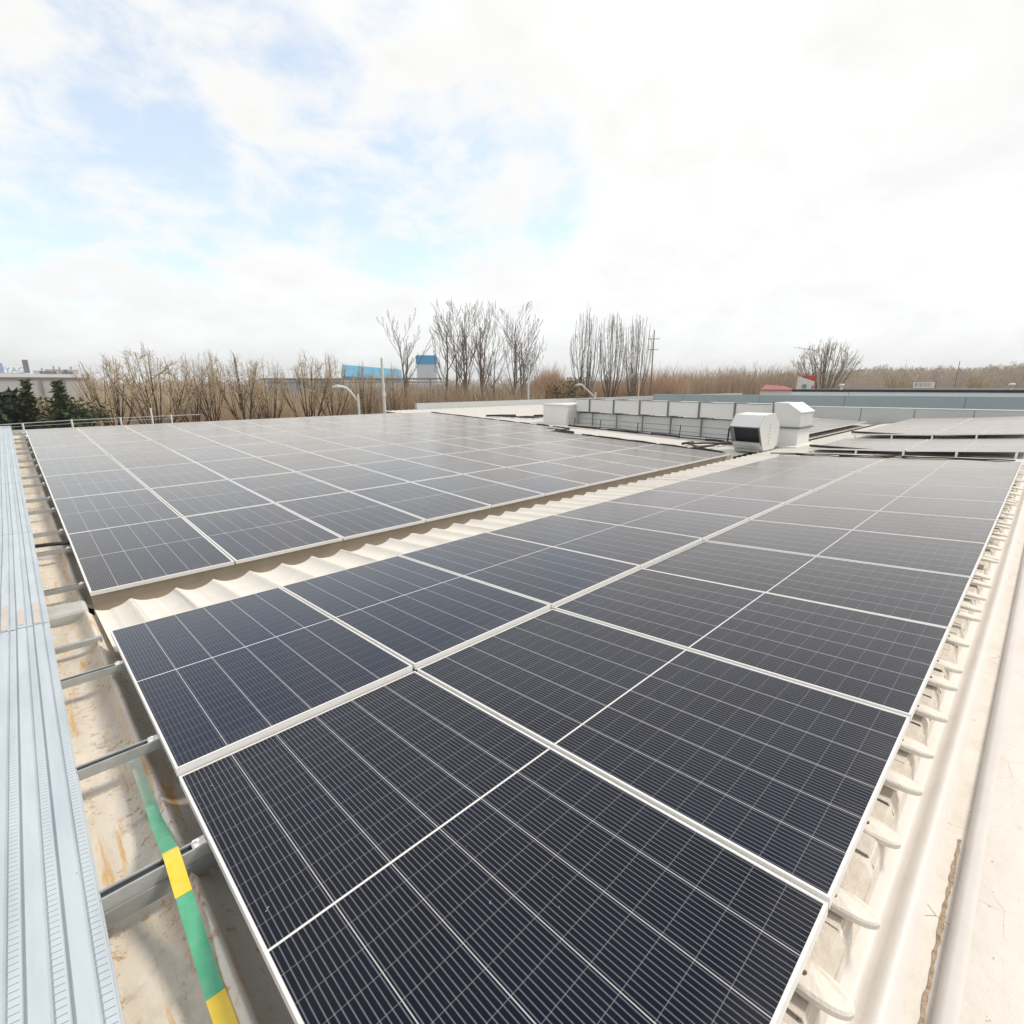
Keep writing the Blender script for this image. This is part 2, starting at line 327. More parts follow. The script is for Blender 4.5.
# rib end caps: tongue shaped covers closing each roof rib at the eave
def rib_cap_mesh(rg):
    mb = MB(); n = 12; base = []
    wd = rg.uniform(.042, .052); L_ = rg.uniform(.148, .166); sk = rg.uniform(.004, .016)
    outline = []
    for i in range(n+1):
        t = 1-(1-i/n)**2; w = wd*math.sqrt(max(0, 1-max(0, (t-.30)/.70)**2.4)); outline.append((t, w))
    pts = [(-w+sk*t*2, -1.985-L_*t) for t, w in outline]+[(w*.92+sk*t*2, -1.985-L_*t) for t, w in reversed(outline[:-1])]
    q = len(pts); tt = [min(1, (-1.985-p[1])/L_) for p in pts]
    def ring(shrink, dz, drop): return [(p[0]*shrink, p[1]+(1-shrink)*.4*(0 if p[1] > -2.05 else 1)*.1, .020-drop*t*t+dz) for p, t in zip(pts, tt)]
    top = ring(.80, .0045, .018); rim = ring(1, 0, .020); low = ring(1.0, -.020, .016)
    mb.add(top+rim+low, [tuple(range(q-1, -1, -1))]+[(i, (i+1) % q, q+(i+1) % q, q+i) for i in range(q)]+[(q+i, q+(i+1) % q, 2*q+(i+1) % q, 2*q+i) for i in range(q)], 0)
    mb.box((-wd-.004, -2.012, -.03), (wd+.003, -2.006, .0225), 1)
    mb.tube([(.0, -2.035, .02), (.0, -2.035, .0285)], .0045, 6, 1)
    return mb
M_cap = mat('cream_cap', (.80, .74, .65), .5, .13, 16, bump=.2, bscale=30); M_seam = mat('seam_brown', (.20, .14, .09), .8)
crg = random.Random(5); protos = []
for i in range(40):
    if i < 5: o = bpart(rib_cap_mesh(crg), 'rib_cap', [M_cap, M_seam]); protos.append(o)
    else: o = crg.choice(protos).copy(); col.objects.link(o)
    o.location = Vector((.735+.331*i+crg.uniform(-.005, .005), crg.uniform(-.006, .006), crg.uniform(-.004, .002))); o.rotation_euler = (crg.uniform(-.02, .02), crg.uniform(-.04, .04), crg.uniform(-.03, .03))
# lapped closure plates between the ribs
M_plate = mat('closure_plate_paint', (.72, .645, .545), .55, .16, 14, bump=.3, bscale=25)
def plate_mesh(w, seed):
    rg = random.Random(seed); mb = MB(); ys = [-1.97, -2.066, -2.086, -2.094]; zs = [-.022, -.028, -.062, -.115]
    V = []
    for dz in (0, -.003):
        for y, z in zip(ys, zs):
            for k in range(3): V.append((w*(k/2-.5)+rg.uniform(-.002, .002), y+rg.uniform(-.002, .002), z+dz))
    F = [(r*3+k, r*3+k+3, r*3+k+4, r*3+k+1) for r in range(3) for k in range(2)]
    F += [(12+a, 12+b, 12+c, 12+d) for d, c, b, a in F]+[(0, 1, 13, 12), (1, 2, 14, 13), (9, 21, 22, 10), (10, 22, 23, 11)]+[(r*3, 12+r*3, 15+r*3, 3+r*3) for r in range(3)]+[(2+r*3, 5+r*3, 17+r*3, 14+r*3) for r in range(3)]
    mb.add(V, F); return mb
pl = [bpart(plate_mesh(w_, 20+k), 'closure_plate', M_plate) for k, w_ in enumerate((.150, .098))]
for i in range(40):
    for k in range(2):
        if i == 0: o = pl[k]
        else: o = pl[k].copy(); col.objects.link(o)
        o.location = Vector((.735+.331*i+(.118 if k == 0 else .247)+crg.uniform(-.008, .008), .004*k, crg.uniform(-.002, .003)+.003*k)); o.rotation_euler = (0, crg.uniform(-.012, .012), crg.uniform(-.012, .012))

# ---------------------------------------------------------------- solar panels
def panel_proto(W, H, key):
    gl = panel_glass('photovoltaic_glass_'+key, W-2*(.009 if 'near' in key else .015), H-2*(.009 if 'near' in key else .015), 1.0 if 'near' in key else 7.5, key == 'near_valley')
    e = empty('solar_panel', (0, 0, 0)); fwid, h = (.009 if 'near' in key else .015), .036
    f = MB()
    f.box((0, 0, -h), (W, fwid, 0)); f.box((0, H-fwid, -h), (W, H, 0)); f.box((0, fwid, -h), (fwid, H-fwid, 0)); f.box((W-fwid, fwid, -h), (W, H-fwid, 0))
    f.build('frame', M_frame, e)
    s = MB(); s.box((0, 0, -.006), (W-2*fwid, H-2*fwid, 0))
    o = s.build('glass_sheet', gl, e); o.location = (fwid, fwid, -.0025)
    return e
ORD = ['first', 'second', 'third', 'fourth', 'fifth', 'sixth', 'seventh', 'eighth', 'ninth', 'tenth', 'eleventh', 'twelfth']
_used = set()
def place(proto, loc, tilt, label, group):
    if id(proto) not in _used: _used.add(id(proto)); o = proto; first = True
    else:
        o = proto.copy(); col.objects.link(o)
        for ch in proto.children:
            c = ch.copy(); col.objects.link(c); c.parent = o
    o.location = loc; o.rotation_euler = (tilt+random.uniform(-.003, .003), random.uniform(-.002, .002), random.uniform(-.0008, .0008))
    tag(o, label, 'solar panel', group)
    return o
S = 1.154; LN = 2.030
aL, aR, zR = -.0632, -.0874, -.022
pn = panel_proto(S-.018, LN, 'near'); pv_ = panel_proto(S-.018, LN, 'near_valley')
for i in range(11):
    pos = 'nearest the walkway' if i == 0 else ('beside the exhaust' if i == 10 else ORD[i]+' from the walkway')
    place(pv_, (i*S+.009, 0, 0), aL, f'solar panel in the valley side line of the near array, {pos}', 'solar panels of the near array')
for i in range(11):
    pos = 'nearest the walkway' if i == 0 else ('at the far end' if i == 10 else ORD[i]+' from the walkway')
    place(pn, (i*S+.009, -.004-2.046*math.cos(aR), zR-2.046*math.sin(aR)), aR, f'solar panel in the eave side line of the near array, {pos}', 'solar panels of the near array')
SA, LA, aA = 1.2246, 2.2597, .0279
pa = panel_proto(SA-.02, LA-.02, 'left')
for k in range(7):
    ncol = 11 if k < 3 else 12
    for j in range(ncol):
        row = 'front row' if k == 0 else ('rearmost row' if k == 6 else ORD[k]+' row from the front')
        place(pa, (.0024+j*SA+.01, 3.5408+k*LA*math.cos(aA), -.3145+k*LA*math.sin(aA)), aA, f'solar panel in the {row} of the left array, {ORD[j]} from left', 'solar panels of the large left array')
pr_ = panel_proto(S-.018, 2.03, 'far')
for r in range(2):           # one block beyond the gap, three deep
    for i in range(3):
        side = 'valley' if r == 0 else 'eave'
        tl = aL if r == 0 else aR; loc = (14.75+i*1.15, 0, .0) if r == 0 else (14.75+i*1.15, -2.06, 2.04*.0874)
        place(pr_, loc, tl, f'solar panel on the {side} side of the narrow middle strip, {ORD[i]} row back', 'solar panels of the narrow middle strip')
for r in range(2):
    for i in range(9):
        side = 'valley' if r == 0 else 'eave'
        tl = aL if r == 0 else aR; loc = (18.75+i*S, 0, .10) if r == 0 else (18.75+i*S, -2.06, .10+2.04*.0874)
        place(pr_, loc, tl, f'solar panel on the {side} side of the array before the parapet, {ORD[i]} row back', 'solar panels of the array before the parapet')
for k in range(3):
    for j in range(8):
        row = ('front', 'middle', 'rear')[k]
        place(pr_, (19.4+j*S, 3.66+k*2.05, -.22+k*2.05*.0279), .0279, f'solar panel in the {row} row behind the rain hood, {ORD[j]} from the hood', 'solar panels behind the rain hood')

# ---------------------------------------------------------------- mounting rails
def rail(v, z, u0, u1, label, group, slope=0, big=False):
    e = empty('mounting_rail', (u0, v, z), label, 'mounting rail', group)
    c, s_ = math.cos(slope), math.sin(slope)
    def fn(a, b, t): return (t, a*c-b*s_, a*s_+b*c)
    L_ = u1-u0; w = .024; h = .045
    m = MB()
    m.prism([(-w, -h), (w, -h), (w, 0), (w-.009, 0), (w-.009, -.005), (w-.004, -.005), (w-.004, -h+.004), (-w+.004, -h+.004), (-w+.004, -.005), (-w+.009, -.005), (-w+.009, 0), (-w, 0)], fn, 0, L_)
    m.build('channel', M_steel, e)
    m = MB(); m.prism([(-w+.005, -h+.005), (w-.005, -h+.005), (w-.005, -.012), (-w+.005, -.012)], fn, .002, L_-.002); m.build('slot', M_steel_d, e)
    if big:
        m = MB(); m.prism([(-.034, -h-.05), (.03, -h-.05), (.03, -h-.001), (-.034, -h-.001)], fn, 0, L_); m.build('purlin', mat('dull_zinc', (.30, .31, .30), .5, .3, 8), e)
    m = MB(); ce = -u0
    m.box((ce-.034, -.02, -.03), (ce-.004, .02, .002)); m.box((ce-.03, -.02, .002), (ce+.008, .02, .006)); m.tube([(ce-.016, 0, .004), (ce-.016, 0, .016)], .007, 6)
    m.build('end_clamp', M_frame, e, bevel=.002)
    return e
def pz(v):   # underside of the near panels
    return (v*math.sin(aL) if v >= 0 else zR-(v+.015)*.0874)-.037
wr = ['beside the yellow tape', 'just past the end of the green tape', 'third along the bare pans', 'beside the valley flashing', 'nearest the camera']
for v, w_ in zip((-.43, .38, 1.45, -1.63), (wr[0], wr[1], wr[2], wr[4])):
    rail(v, pz(v), -.30, 12.68, f'galvanised mounting rail under the near array, {w_}', 'rails under the near array', slope=aL if v > 0 else aR, big=v < 0)
for k in range(7):
    for q, nm in ((.42, 'lower'), (1.78, 'upper')):
        v = 3.5408+k*LA+q
        row = 'front' if k == 0 else ORD[k]
        rail(v, -.3145+(v-3.5408)*math.sin(aA)-.038, -.30, 13.4, f'galvanised rail under the {row} row of the large left array, {nm} one', 'rails under the left array', slope=aA)
mb = MB(); mb.box((-.29, 2.215, -.275), (-.03, 2.25, -.235)); mb.box((-.29, 2.252, -.27), (-.03, 2.28, -.25))
tag(mb.build('cover_strip', M_steel), 'short grey cover strip across the bare pan at the valley flashing', 'cover strip')
mb = MB(); vv = 5.62
mb.tube([(-.29, vv-.10, -.27), (-.15, vv-.06, -.285), (-.02, vv-.10, -.29), (.2, vv, -.33)], .022, 8); mb.tube([(-.29, vv-.04, -.28), (-.1, vv+.01, -.30), (.0, vv-.03, -.31), (.2, vv, -.35)], .016, 8)
tag(mb.build('cable_bundle', M_black, None, True), 'black cable bundle crossing from the walkway under the left array', 'cable')

# ---------------------------------------------------------------- perforated walkway planks
def make_plank_mat():
    m = bpy.data.materials.new('perforated_zinc_plank'); m.use_nodes = True; N, Lk, M, MIX, NOISE, STEP = node_tools(m); b = N['Principled BSDF']
    tc = N.new('ShaderNodeTexCoord'); P = tc.outputs['Object']; sep = N.new('ShaderNodeSeparateXYZ'); Lk.new(P, sep.inputs[0])
    x, y = sep.outputs[0], sep.outputs[1]
    base = MIX(STEP(NOISE(P, 3, 6, .6, (3, .4, 1)), .3, .7), (.50, .56, .60), (.60, .66, .69))
    fx = M('FRACT', M('DIVIDE', x, .088)); inb = M('MULTIPLY', M('GREATER_THAN', fx, .60), M('LESS_THAN', fx, .90))
    fy = M('FRACT', M('DIVIDE', M('ADD', y, M('MULTIPLY', x, .22)), .024)); sl = M('LESS_THAN', fy, .09)
    base = MIX(M('MULTIPLY', M('MULTIPLY', sl, inb), .85), base, (.10, .11, .13))
    sp = STEP(NOISE(P, 55, 3, .5), .735, .76); base = MIX(sp, base, (.12, .13, .15))
    Lk.new(base, b.inputs['Base Color']); b.inputs['Roughness'].default_value = .42; b.inputs['Metallic'].default_value = .25
    return m
M_plank = make_plank_mat(); M_patch = mat('bare_beige_patch', (.62, .55, .48), .6, .15, 8)
W_P, P0 = .528, -.285
def plank(v0, v1, z0, z1, label, patch=False):
    e = empty('walkway_plank', (P0-W_P, v0, z0), label, 'walkway plank', 'perforated walkway planks')
    m = MB(); L_ = v1-v0-.006; prof = []
    n = 6
    for i in range(n):
        x = i*.088
        prof += [(x+.001, -.012), (x+.006, 0), (x+.046, 0), (x+.050, -.010), (x+.053, -.010), (x+.057, -.003), (x+.078, -.003), (x+.083, -.003), (x+.086, -.012)]
    top = [(a, b) for a, b in prof]
    full = [(0, -.05)]+[(0, -.012)]+top+[(W_P, -.012), (W_P, -.05)]
    vs = [(a, 0, b) for a, b in full]+[(a, L_, b+(z1-z0)) for a, b in full]; q = len(full)
    m.add(vs, [(i, i+1, q+i+1, q+i) for i in range(q-1)]+[(q-1, 0, q, 2*q-1), tuple(range(q-1, -1, -1)), tuple(range(q, 2*q))])
    m.build('plank', M_plank, e)
    if patch:
        m = MB()
        for i, (l0, l1) in zip((3, 4, 5), ((.0, .62), (.05, .42), (.0, .55))):
            x = i*.088; sl = (z1-z0)/L_
            m.add([(x+.008, l0+.01, .002+sl*l0), (x+.044, l0+.01, .002+sl*l0), (x+.044, l1, .002+sl*l1), (x+.026, l1+.03, .002+sl*l1), (x+.008, l1-.03, .002+sl*l1)], [(0, 1, 2, 3, 4)])
        m.build('bare_patch', M_patch, e)
plank(-3.4, 2.62, .14, -.172, 'long perforated grey walkway plank beside the bare pans of the near array')
plank(2.64, 6.3, -.174, -.255, 'perforated walkway plank with bare beige patches at its near end', True)
plank(6.32, 10.0, -.257, -.152, 'perforated walkway plank past the beige patches, fourth from the camera')
plank(10.02, 15.8, -.152, .01, 'pale walkway plank far along the left array edge')
plank(15.82, 21.4, .01, .165, 'farthest pale walkway plank, ending at the roof rim')

# ---------------------------------------------------------------- tape laid over the rail
def P_at(x, y, z):
    d = ray(x, y); k = (z-CAM.z)/d.z; return CAM+d*k
e = empty('marking_tape', P_at(185, 870, -.16), 'green and yellow tape laid over the rail along the bare pan', 'tape', None)
def ribbon(name, ctr, w, m):
    mb = MB(); n = len(ctr); o = e.location; vs = []
    for i, c in enumerate(ctr):
        for s_, dz in ((-1, 0), (1, 0), (1, -.0015), (-1, -.0015)): vs.append(c-o+Vector((s_*w/2, 0, dz)))
    fs = []
    for i in range(n-1):
        for k in range(4): fs.append((i*4+k, i*4+(k+1) % 4, (i+1)*4+(k+1) % 4, (i+1)*4+k))
    fs += [(3, 2, 1, 0), tuple(4*(n-1)+k for k in range(4))]
    mb.add(vs, fs); return mb.build(name, m, e, False)
u_t = -.098
def rz(v): return crest1(v)+wave(u_t+.022, .10)+.006
zr = pz(-.43)+.004
def fade_green():        # sun bleached towards its far end
    N, Lk, M, MIX, NOISE, STEP = node_tools(M_green); b = N['Principled BSDF']; src = b.inputs['Base Color'].links[0].from_socket
    tc = N.new('ShaderNodeTexCoord'); sp = N.new('ShaderNodeSeparateXYZ'); Lk.new(tc.outputs['Object'], sp.inputs[0])
    f = M('ADD', STEP(sp.outputs[1], -.12-e.location.y, .40-e.location.y, 0, .8), M('MULTIPLY', M('SUBTRACT', NOISE(tc.outputs['Object'], 14), .5), .5), None, True)
    Lk.new(MIX(f, src, (.66, .66, .56)), b.inputs['Base Color'])
fade_green()
def tz(v):
    if v > -.05 or v < -.90: return rz(v)+.004
    if v > -.405: return rz(-.05)+.004+(zr-rz(-.05)-.004)*((-.05-v)/.355)**1.5
    if v > -.456: return zr
    return rz(-.90)+.004+(zr-rz(-.90)-.004)*((v+.90)/.444)**1.3
def tape(name, v0, v1, w, m, n=9, lift=0):
    ribbon(name, [Vector((u_t+.012*min(1, max(0, v+.9)), v, tz(v)+lift)) for v in [v0+(v1-v0)*k/n for k in range(n+1)]], w, m)
tape('green_strip', .46, -.40, .045, M_green, 16); tape('yellow_strip', -.392, -.585, .047, M_yellow, 12, .002)
tape('green_strip', -.58, -.93, .045, M_green2); tape('yellow_strip', -.925, -1.3, .047, M_yellow, 9, .002)

# ---------------------------------------------------------------- plant on the roof
mb = MB()
vb = empty('vent_box', (17.6, 12.6, -.2), 'white square vent box at the far left end of the roof duct', 'vent box')
mb.box((-1.0, -.70, -.05), (1.0, .62, .80)); mb.build('housing', M_duct_l, vb, bevel=.01)
mb = MB(); mb.box((-1.04, -.74, .802), (1.04, .66, .85)); mb.build('lid', M_duct_l, vb)
mb = MB(); mb.box((-.85, -.72, .02), (.85, -.702, .74)); mb.build('lit_side_face', mat('lit_side_cream', (.62, .60, .54), .5, .1, 2), vb)  # cream tone paints the sunlit side of the box
DU0, DU1 = 17.2, 18.2; DZ0, DZ1 = .36, .86
du = empty('air_duct', (17.7, 8, -.3), 'long pale rectangular air duct with dark flanges running across the roof', 'air duct')
mb = MB(); joints = [3.7, 5.1, 6.35, 7.55, 8.75, 9.95, 11.15, 11.9]
for a, b in zip(joints[:-1], joints[1:]): mb.box((DU0-17.7, a-8+.03, DZ0+.3), (DU1-17.7, b-8-.03, DZ1+.3))
mb.build('duct_run', M_duct_l, du, bevel=.006)
for v in joints[1:-1]:
    mb = MB(); mb.box((DU0-17.7-.03, v-8-.028, DZ0+.27), (DU1-17.7+.03, v-8+.028, DZ1+.33)); mb.build('flange', M_band, du)
for v in joints[1:]:
    lg = MB()
    for u in (-.40, .40): lg.box((u-.018, v-8.1-.018, crest2(v)+.3-.02), (u+.018, v-8.1+.018, DZ0+.3))
    lg.box((-.5, v-8.1-.02, DZ0+.25), (.5, v-8.1+.02, DZ0+.298)); lg.build('support_leg', M_band if v < 11.2 else M_steel, du)
mb = MB()
for a, b in zip(joints[:-1], joints[1:]): mb.tube([(DU0-17.7-.02, a-8, DZ1+.315), (DU0-17.7-.02, (a+b)/2-8, DZ1+.31), (DU0-17.7-.02, b-8, DZ1+.315)], .012, 5)
mb.build('top_seam', M_band, du)
mb = MB()
for a, b in zip(joints[:-1], joints[1:]): mb.box((-.28, a-8+.01, crest2(a)+.26), (.42, b-8-.01, DZ0+.22))
mb.build('base_casing', M_duct, du)
# exhaust outlet
ex = empty('exhaust_outlet', (15.2, 3.7, -.36), 'white box exhaust outlet with a dark slanted mouth on the roof', 'exhaust outlet')
prof = [(14.78, -.16), (14.48, .33), (14.80, .655), (15.55, .69), (15.98, .36), (15.98, -.20), (15.70, -.34), (14.95, -.34)]
def ef(a, b, t): return (a-15.2, t-3.7, b+.36)
V0, V1 = 3.22, 4.06
mb = MB()
for t0, t1 in ((V0, V0+.03), (V1-.03, V1)):
    mb = MB(); mb.prism(prof, ef, t0, t1); mb.build('side_plate', M_duct, ex)
mb = MB()
def wall_seg(p, q, th, mi=0):
    d = Vector((q[0]-p[0], q[1]-p[1])).normalized(); n_ = Vector((-d.y, d.x))*th
    mb.prism([p, q, (q[0]+n_.x, q[1]+n_.y), (p[0]+n_.x, p[1]+n_.y)], ef, V0+.031, V1-.031)
for i in range(1, 7): wall_seg(prof[i], prof[i+1], -.02)
wall_seg(prof[7], prof[0], -.02)
mb.build('cowl', M_duct_l, ex)
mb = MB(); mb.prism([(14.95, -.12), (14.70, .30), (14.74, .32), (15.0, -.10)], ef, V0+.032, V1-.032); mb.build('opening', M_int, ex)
mb = MB()
for t in (V0+.01, V1-.04): mb.prism([(14.77, -.18), (14.46, .33), (14.50, .345), (14.81, -.165)], ef, t, t+.035)
mb.prism([(14.455, .325), (14.48, .345), (14.51, .33), (14.48, .31)], ef, V0, V1)
mb.build('mouth_frame', M_band, ex)
mb = MB(); mb.prism([(14.76, -.20), (14.70, -.12), (14.76, -.10), (14.86, -.19)], ef, V0+.04, V1-.04); mb.build('sill', M_duct, ex)
mb = MB()
for i in range(7): 
    zq = -.18+i*.09; mb.box((15.22-15.2, V0-3.7-.006, zq+.36), (15.25-15.2, V0-3.7-.001, zq+.36+.035))
mb.build('bolt_row', M_band, ex)
mb = MB(); mb.box((-.42, -.38, -.02), (.6, .28, .04)); mb.build('base_frame', M_steel, ex)
# rain hood with its curb
hd = empty('rain_hood', (17.15, 3.3, -.36), 'white rain hood with a sloped lid on a curb beside the exhaust', 'rain hood')
mb = MB()
mb.prism([(2.88, .24), (2.88, .68), (3.26, .94), (3.70, .95), (3.70, .24)], lambda a, b, t: (t-17.15, a-3.3, b+.36), 16.6, 17.75); mb.build('hood', M_duct, hd, bevel=.006)
mb = MB(); mb.prism([(2.85, .69), (3.24, .955), (3.26, .93), (2.87, .665)], lambda a, b, t: (t-17.15, a-3.3, b+.36), 16.56, 17.79); mb.build('lid', mat('sunlit_lid_white', (.88, .87, .84), .4), hd)  # brighter white paints the sunlight on the sloped face
mb = MB(); mb.box((-.60, -.46, .555), (.66, .42, .595)); mb.build('band', M_band, hd)
mb = MB(); mb.box((-.52, -.40, .06), (.56, .38, .553)); mb.build('lower_duct', M_duct_l, hd)
mb = MB(); mb.box((-.95, -.55, -.10), (.66, .5, .06)); mb.build('curb', M_white, hd, bevel=.02)
mb = MB()
mb.tube([(-.53, .38, 1.33), (-.555, .37, 1.1), (-.56, .36, .9), (-.57, .30, .6)], .028, 5); mb.build('seal_strip', M_band, hd)
# pipe rack under the duct
pk = empty('cable_rack', (16.4, 8, -.3), 'thin black cable rack on stub posts in front of the duct', 'cable rack')
for v in (4.9, 6.6, 8.3, 10.0, 11.3):
    mb = MB(); mb.tube([(0+.0, v-8, crest2(v)+.28), (.05, v-8, .42)], .028 if v < 6 else .018, 6); mb.build('post', M_black, pk)
for hh, r in ((.40, .011), (.22, .009), (.10, .014)):
    mb = MB(); mb.tube([(.04*(hh/.4), v-8, hh+random.uniform(-.015, .015)+.012*(v-8)) for v in np.linspace(4.4, 11.6, 12)], r, 5); mb.build('rack_bar', M_band if hh > .15 else M_black, pk)
# cables
def cable(name, pts, r, label, clumps=0, group=None):
    mb = MB(); P = [Vector(p) for p in pts]; path = []
    for a, b in zip(P[:-1], P[1:]):
        n = max(3, int((b-a).length/.25))
        for i in range(n): path.append(a.lerp(b, i/n)+Vector((random.uniform(-.03, .03), random.uniform(-.03, .03), random.uniform(0, .02))))
    path.append(P[-1])
    mb.tube(path, r, 6)
    for i in range(clumps):
        c = path[int((i+.5)/clumps*len(path))]; L_ = random.uniform(.3, .8); d = (P[-1]-P[0]).normalized()
        mb.tube([c-d*L_+Vector((.0, 0, .02)), c+Vector((.02, 0, .03)), c+d*L_+Vector((0, 0, .02))], r*1.25, 6)
    return tag(mb.build(name, M_black, None, True), label, 'cable', group)
cable('cable', [(13.66, 3.75, -.35), (13.60, 9.9, -.18), (14.85, 10.4, -.17), (14.85, 19.2, .07)], .035, 'black cable run along the far right end of the large left array', 16)
cable('cable', [(13.9, 4.3, -.34), (14.9, 5.5, -.32), (15.6, 5.0, -.33), (16.1, 4.2, -.35)], .03, 'black cable bent across the white roof before the exhaust', 3)
cable('cable', [(15.9, 11.2, -.16), (16.3, 6.3, -.30), (16.1, 4.4, -.34)], .022, 'thin black cable lying below the rack along the duct', 4)
cable('cable', [(16.4, 16.5, .0), (17.4, 14.6, -.05), (20.5, 15.2, -.05)], .04, 'black cable on the white roof left of the vent box', 4)
cable('cable', [(13.2, 2.2, -.19), (13.4, 0.2, -.07), (13.5, -1.9, .05)], .012, 'black cable on the white strip behind the near array', 6)
# white roof vents on the strip and a black strip standing in for the shade under the panels
for blk, u_, z_, lab, n_ in ((0, 14.72, .0, 'row of white brackets under the front edge of the narrow middle strip', 5), (1, 18.72, .10, 'row of white brackets under the array before the parapet', 5)):
    e_ = empty('bracket_row', (u_, 0, z_), lab, 'brackets')
    mb = MB()
    mb.box((.06, -2.05, -.10), (.09, 2.02, -.04)); mb.build('shade_strip', M_black, e_)
    for q in range(n_):
        v = 1.9-q*.95; zz = (v*math.sin(aL) if v > 0 else -v*.0874)
        mb = MB(); mb.box((0.0, v-.02, -.20+zz), (0.05, v+.02, -.04+zz)); mb.box((-.30, v-.02, -.20+zz), (-.05, v+.02, -.17+zz)); mb.build('bracket', M_frame, e_)

# ---------------------------------------------------------------- parapets on the right
def long_wall(name, u, v0, v1, z0, z1a, z1b, th, m, label, joint, jm, cap=None, cat='parapet'):
    e_ = empty(name, (u, v0, z0), label, cat)
    mb = MB(); L_ = v1-v0
    mb.add([(0, 0, 0), (th, 0, 0), (th, L_, 0), (0, L_, 0), (0, 0, z1a-z0), (th, 0, z1a-z0), (th, L_, z1b-z0), (0, L_, z1b-z0)],
           [(0, 3, 2, 1), (4, 5, 6, 7), (0, 1, 5, 4), (1, 2, 6, 5), (2, 3, 7, 6), (3, 0, 4, 7)]); mb.build('wall', m, e_)
    mb = MB(); v = joint*.4
    while v < L_:
        zt = z1a+(z1b-z1a)*v/L_-z0-.03; mb.box((-.012, v, .02), (-.002, v+.035, zt)); v += joint*random.uniform(.8, 1.2)
    mb.build('joint', jm, e_)
    if cap:
        for nm, h0, h1, ov, cm in cap:
            mb = MB(); mb.add([(-ov, 0, z1a-z0+h0), (th+ov, 0, z1a-z0+h0), (th+ov, L_, z1b-z0+h0), (-ov, L_, z1b-z0+h0), (-ov, 0, z1a-z0+h1), (th+ov, 0, z1a-z0+h1), (th+ov, L_, z1b-z0+h1), (-ov, L_, z1b-z0+h1)],
                              [(0, 3, 2, 1), (4, 5, 6, 7), (0, 1, 5, 4), (1, 2, 6, 5), (2, 3, 7, 6), (3, 0, 4, 7)]); mb.build(nm, cm, e_)
    return e_
M_jt = mat('joint_grey', (.22, .23, .23), .7)
long_wall('parapet_wall', 29.95, -20, 15.5, -.9, .60, .22, .3, M_wallL, 'light grey panelled parapet wall closing the right end of the roof', 2.6, M_jt, [('coping', .002, .03, .03, M_duct_l)])
long_wall('parapet_wall', 40, -30, 21.85, -5.2, 1.05, .585, .5, M_wallB, 'blue grey clad parapet behind the light grey one', 6.5, M_jt)
long_wall('roof_edge', 45, -40, 12.4, -5.2, 1.17, .86, 20, M_duct_l, 'white roof edge with a black coping line beyond the blue parapet', 11, M_jt, [('black_coping', .002, .17, .05, M_black)])
# rear parapet and rim
mb = MB(); mb.box((16.2, 22.42, -5.2), (60, 22.62, .42)); tag(mb.build('rear_parapet', M_wallL), 'low light grey parapet along the rear rim of the roof behind the vent box', 'parapet')
mb = MB(); mb.box((-3, 20.31, -5.2), (13.9, 20.42, .085)); bpart(mb, 'roof_rim', M_wallL); mb = MB(); mb.box((13.93, 20.1, -5.2), (29.9, 22.38, -.85)); bpart(mb, 'wall', M_wallL)
gr = empty('guard_rail', (3, 20.7, .0), 'thin grey guard rail along the rear roof edge at the far left', 'railing')
mb = MB(); mb.tube([(-4.2, .02, .22), (-3.0, 0, .27), (-1.7, 0, .31), (.5, 0, .33), (2.07, 0, .34)], .016, 6); mb.tube([(-4.2, .02, .15), (-1.7, 0, .20), (1.2, 0, .24)], .009, 6); mb.build('rail', M_steel, gr)
for x, h in ((-3.0, .27), (-1.78, .34), (-.44, .35), (.5, .64), (1.1, .37)):
    mb = MB(); mb.tube([(x, 0, -.4), (x, 0, h)], .03, 6); mb.build('post', M_pole, gr)

# ---------------------------------------------------------------- bare trees
def grow(tr, cr, p, d, L, r, lvl, P):
    n = P['seg'][min(lvl, len(P['seg'])-1)]; path = [p.copy()]; rad = [r]; q = p.copy(); dd = d.normalized()
    wig = P['wig']; trop = P['trop'][min(lvl, len(P['trop'])-1)]
    for i in range(n):
        dd = (dd+Vector((random.gauss(0, wig), random.gauss(0, wig), random.gauss(0, wig)+trop))).normalized()
        q = q+dd*(L/n); path.append(q.copy()); rad.append(max(P['rmin'], r*(1-(i+1)/n*P['taper'])))
    (tr if lvl <= P['trunk_lvl'] else cr).tube(path, rad, 5 if lvl == 0 else (4 if lvl == 1 else 3), 0 if lvl <= P['trunk_lvl'] else (0 if lvl < P['maxlvl'] else 1))
    if lvl >= P['maxlvl']: return
    k = P['kids'][lvl]
    for i in range(k):
        t = P['t0'][lvl]+(1-P['t0'][lvl])*((i+random.random())/k); t = min(t, .995); f = t*n; ii = int(f)
        pp = path[ii].lerp(path[min(ii+1, n)], f-ii); ax = (path[min(ii+1, n)]-path[ii]).normalized()
        an = random.uniform(0, 2*math.pi) ; sp = P['spread'][lvl]*random.uniform(.65, 1.3)
        a = ax.cross(Vector((random.gauss(0, 1), random.gauss(0, 1), .01))).normalized()
        nd = (ax*math.cos(sp)+a*math.sin(sp)).normalized()
        Lc = L*P['len'][lvl]*random.uniform(.7, 1.2)*(1-.45*t if P.get('cone') else 1)
        grow(tr, cr, pp, nd, Lc, max(P['rmin'], rad[ii]*P['rr']), lvl+1, P)
ZQ = .997
M_bark = mat('brown_bark', (.16, .12, .085), .9, .3, 2); M_bark_g = mat('grey_bark', (.20, .165, .135), .9, .3, 2)
M_bark_d = mat('dark_bark', (.10, .075, .055), .9, .3, 2)
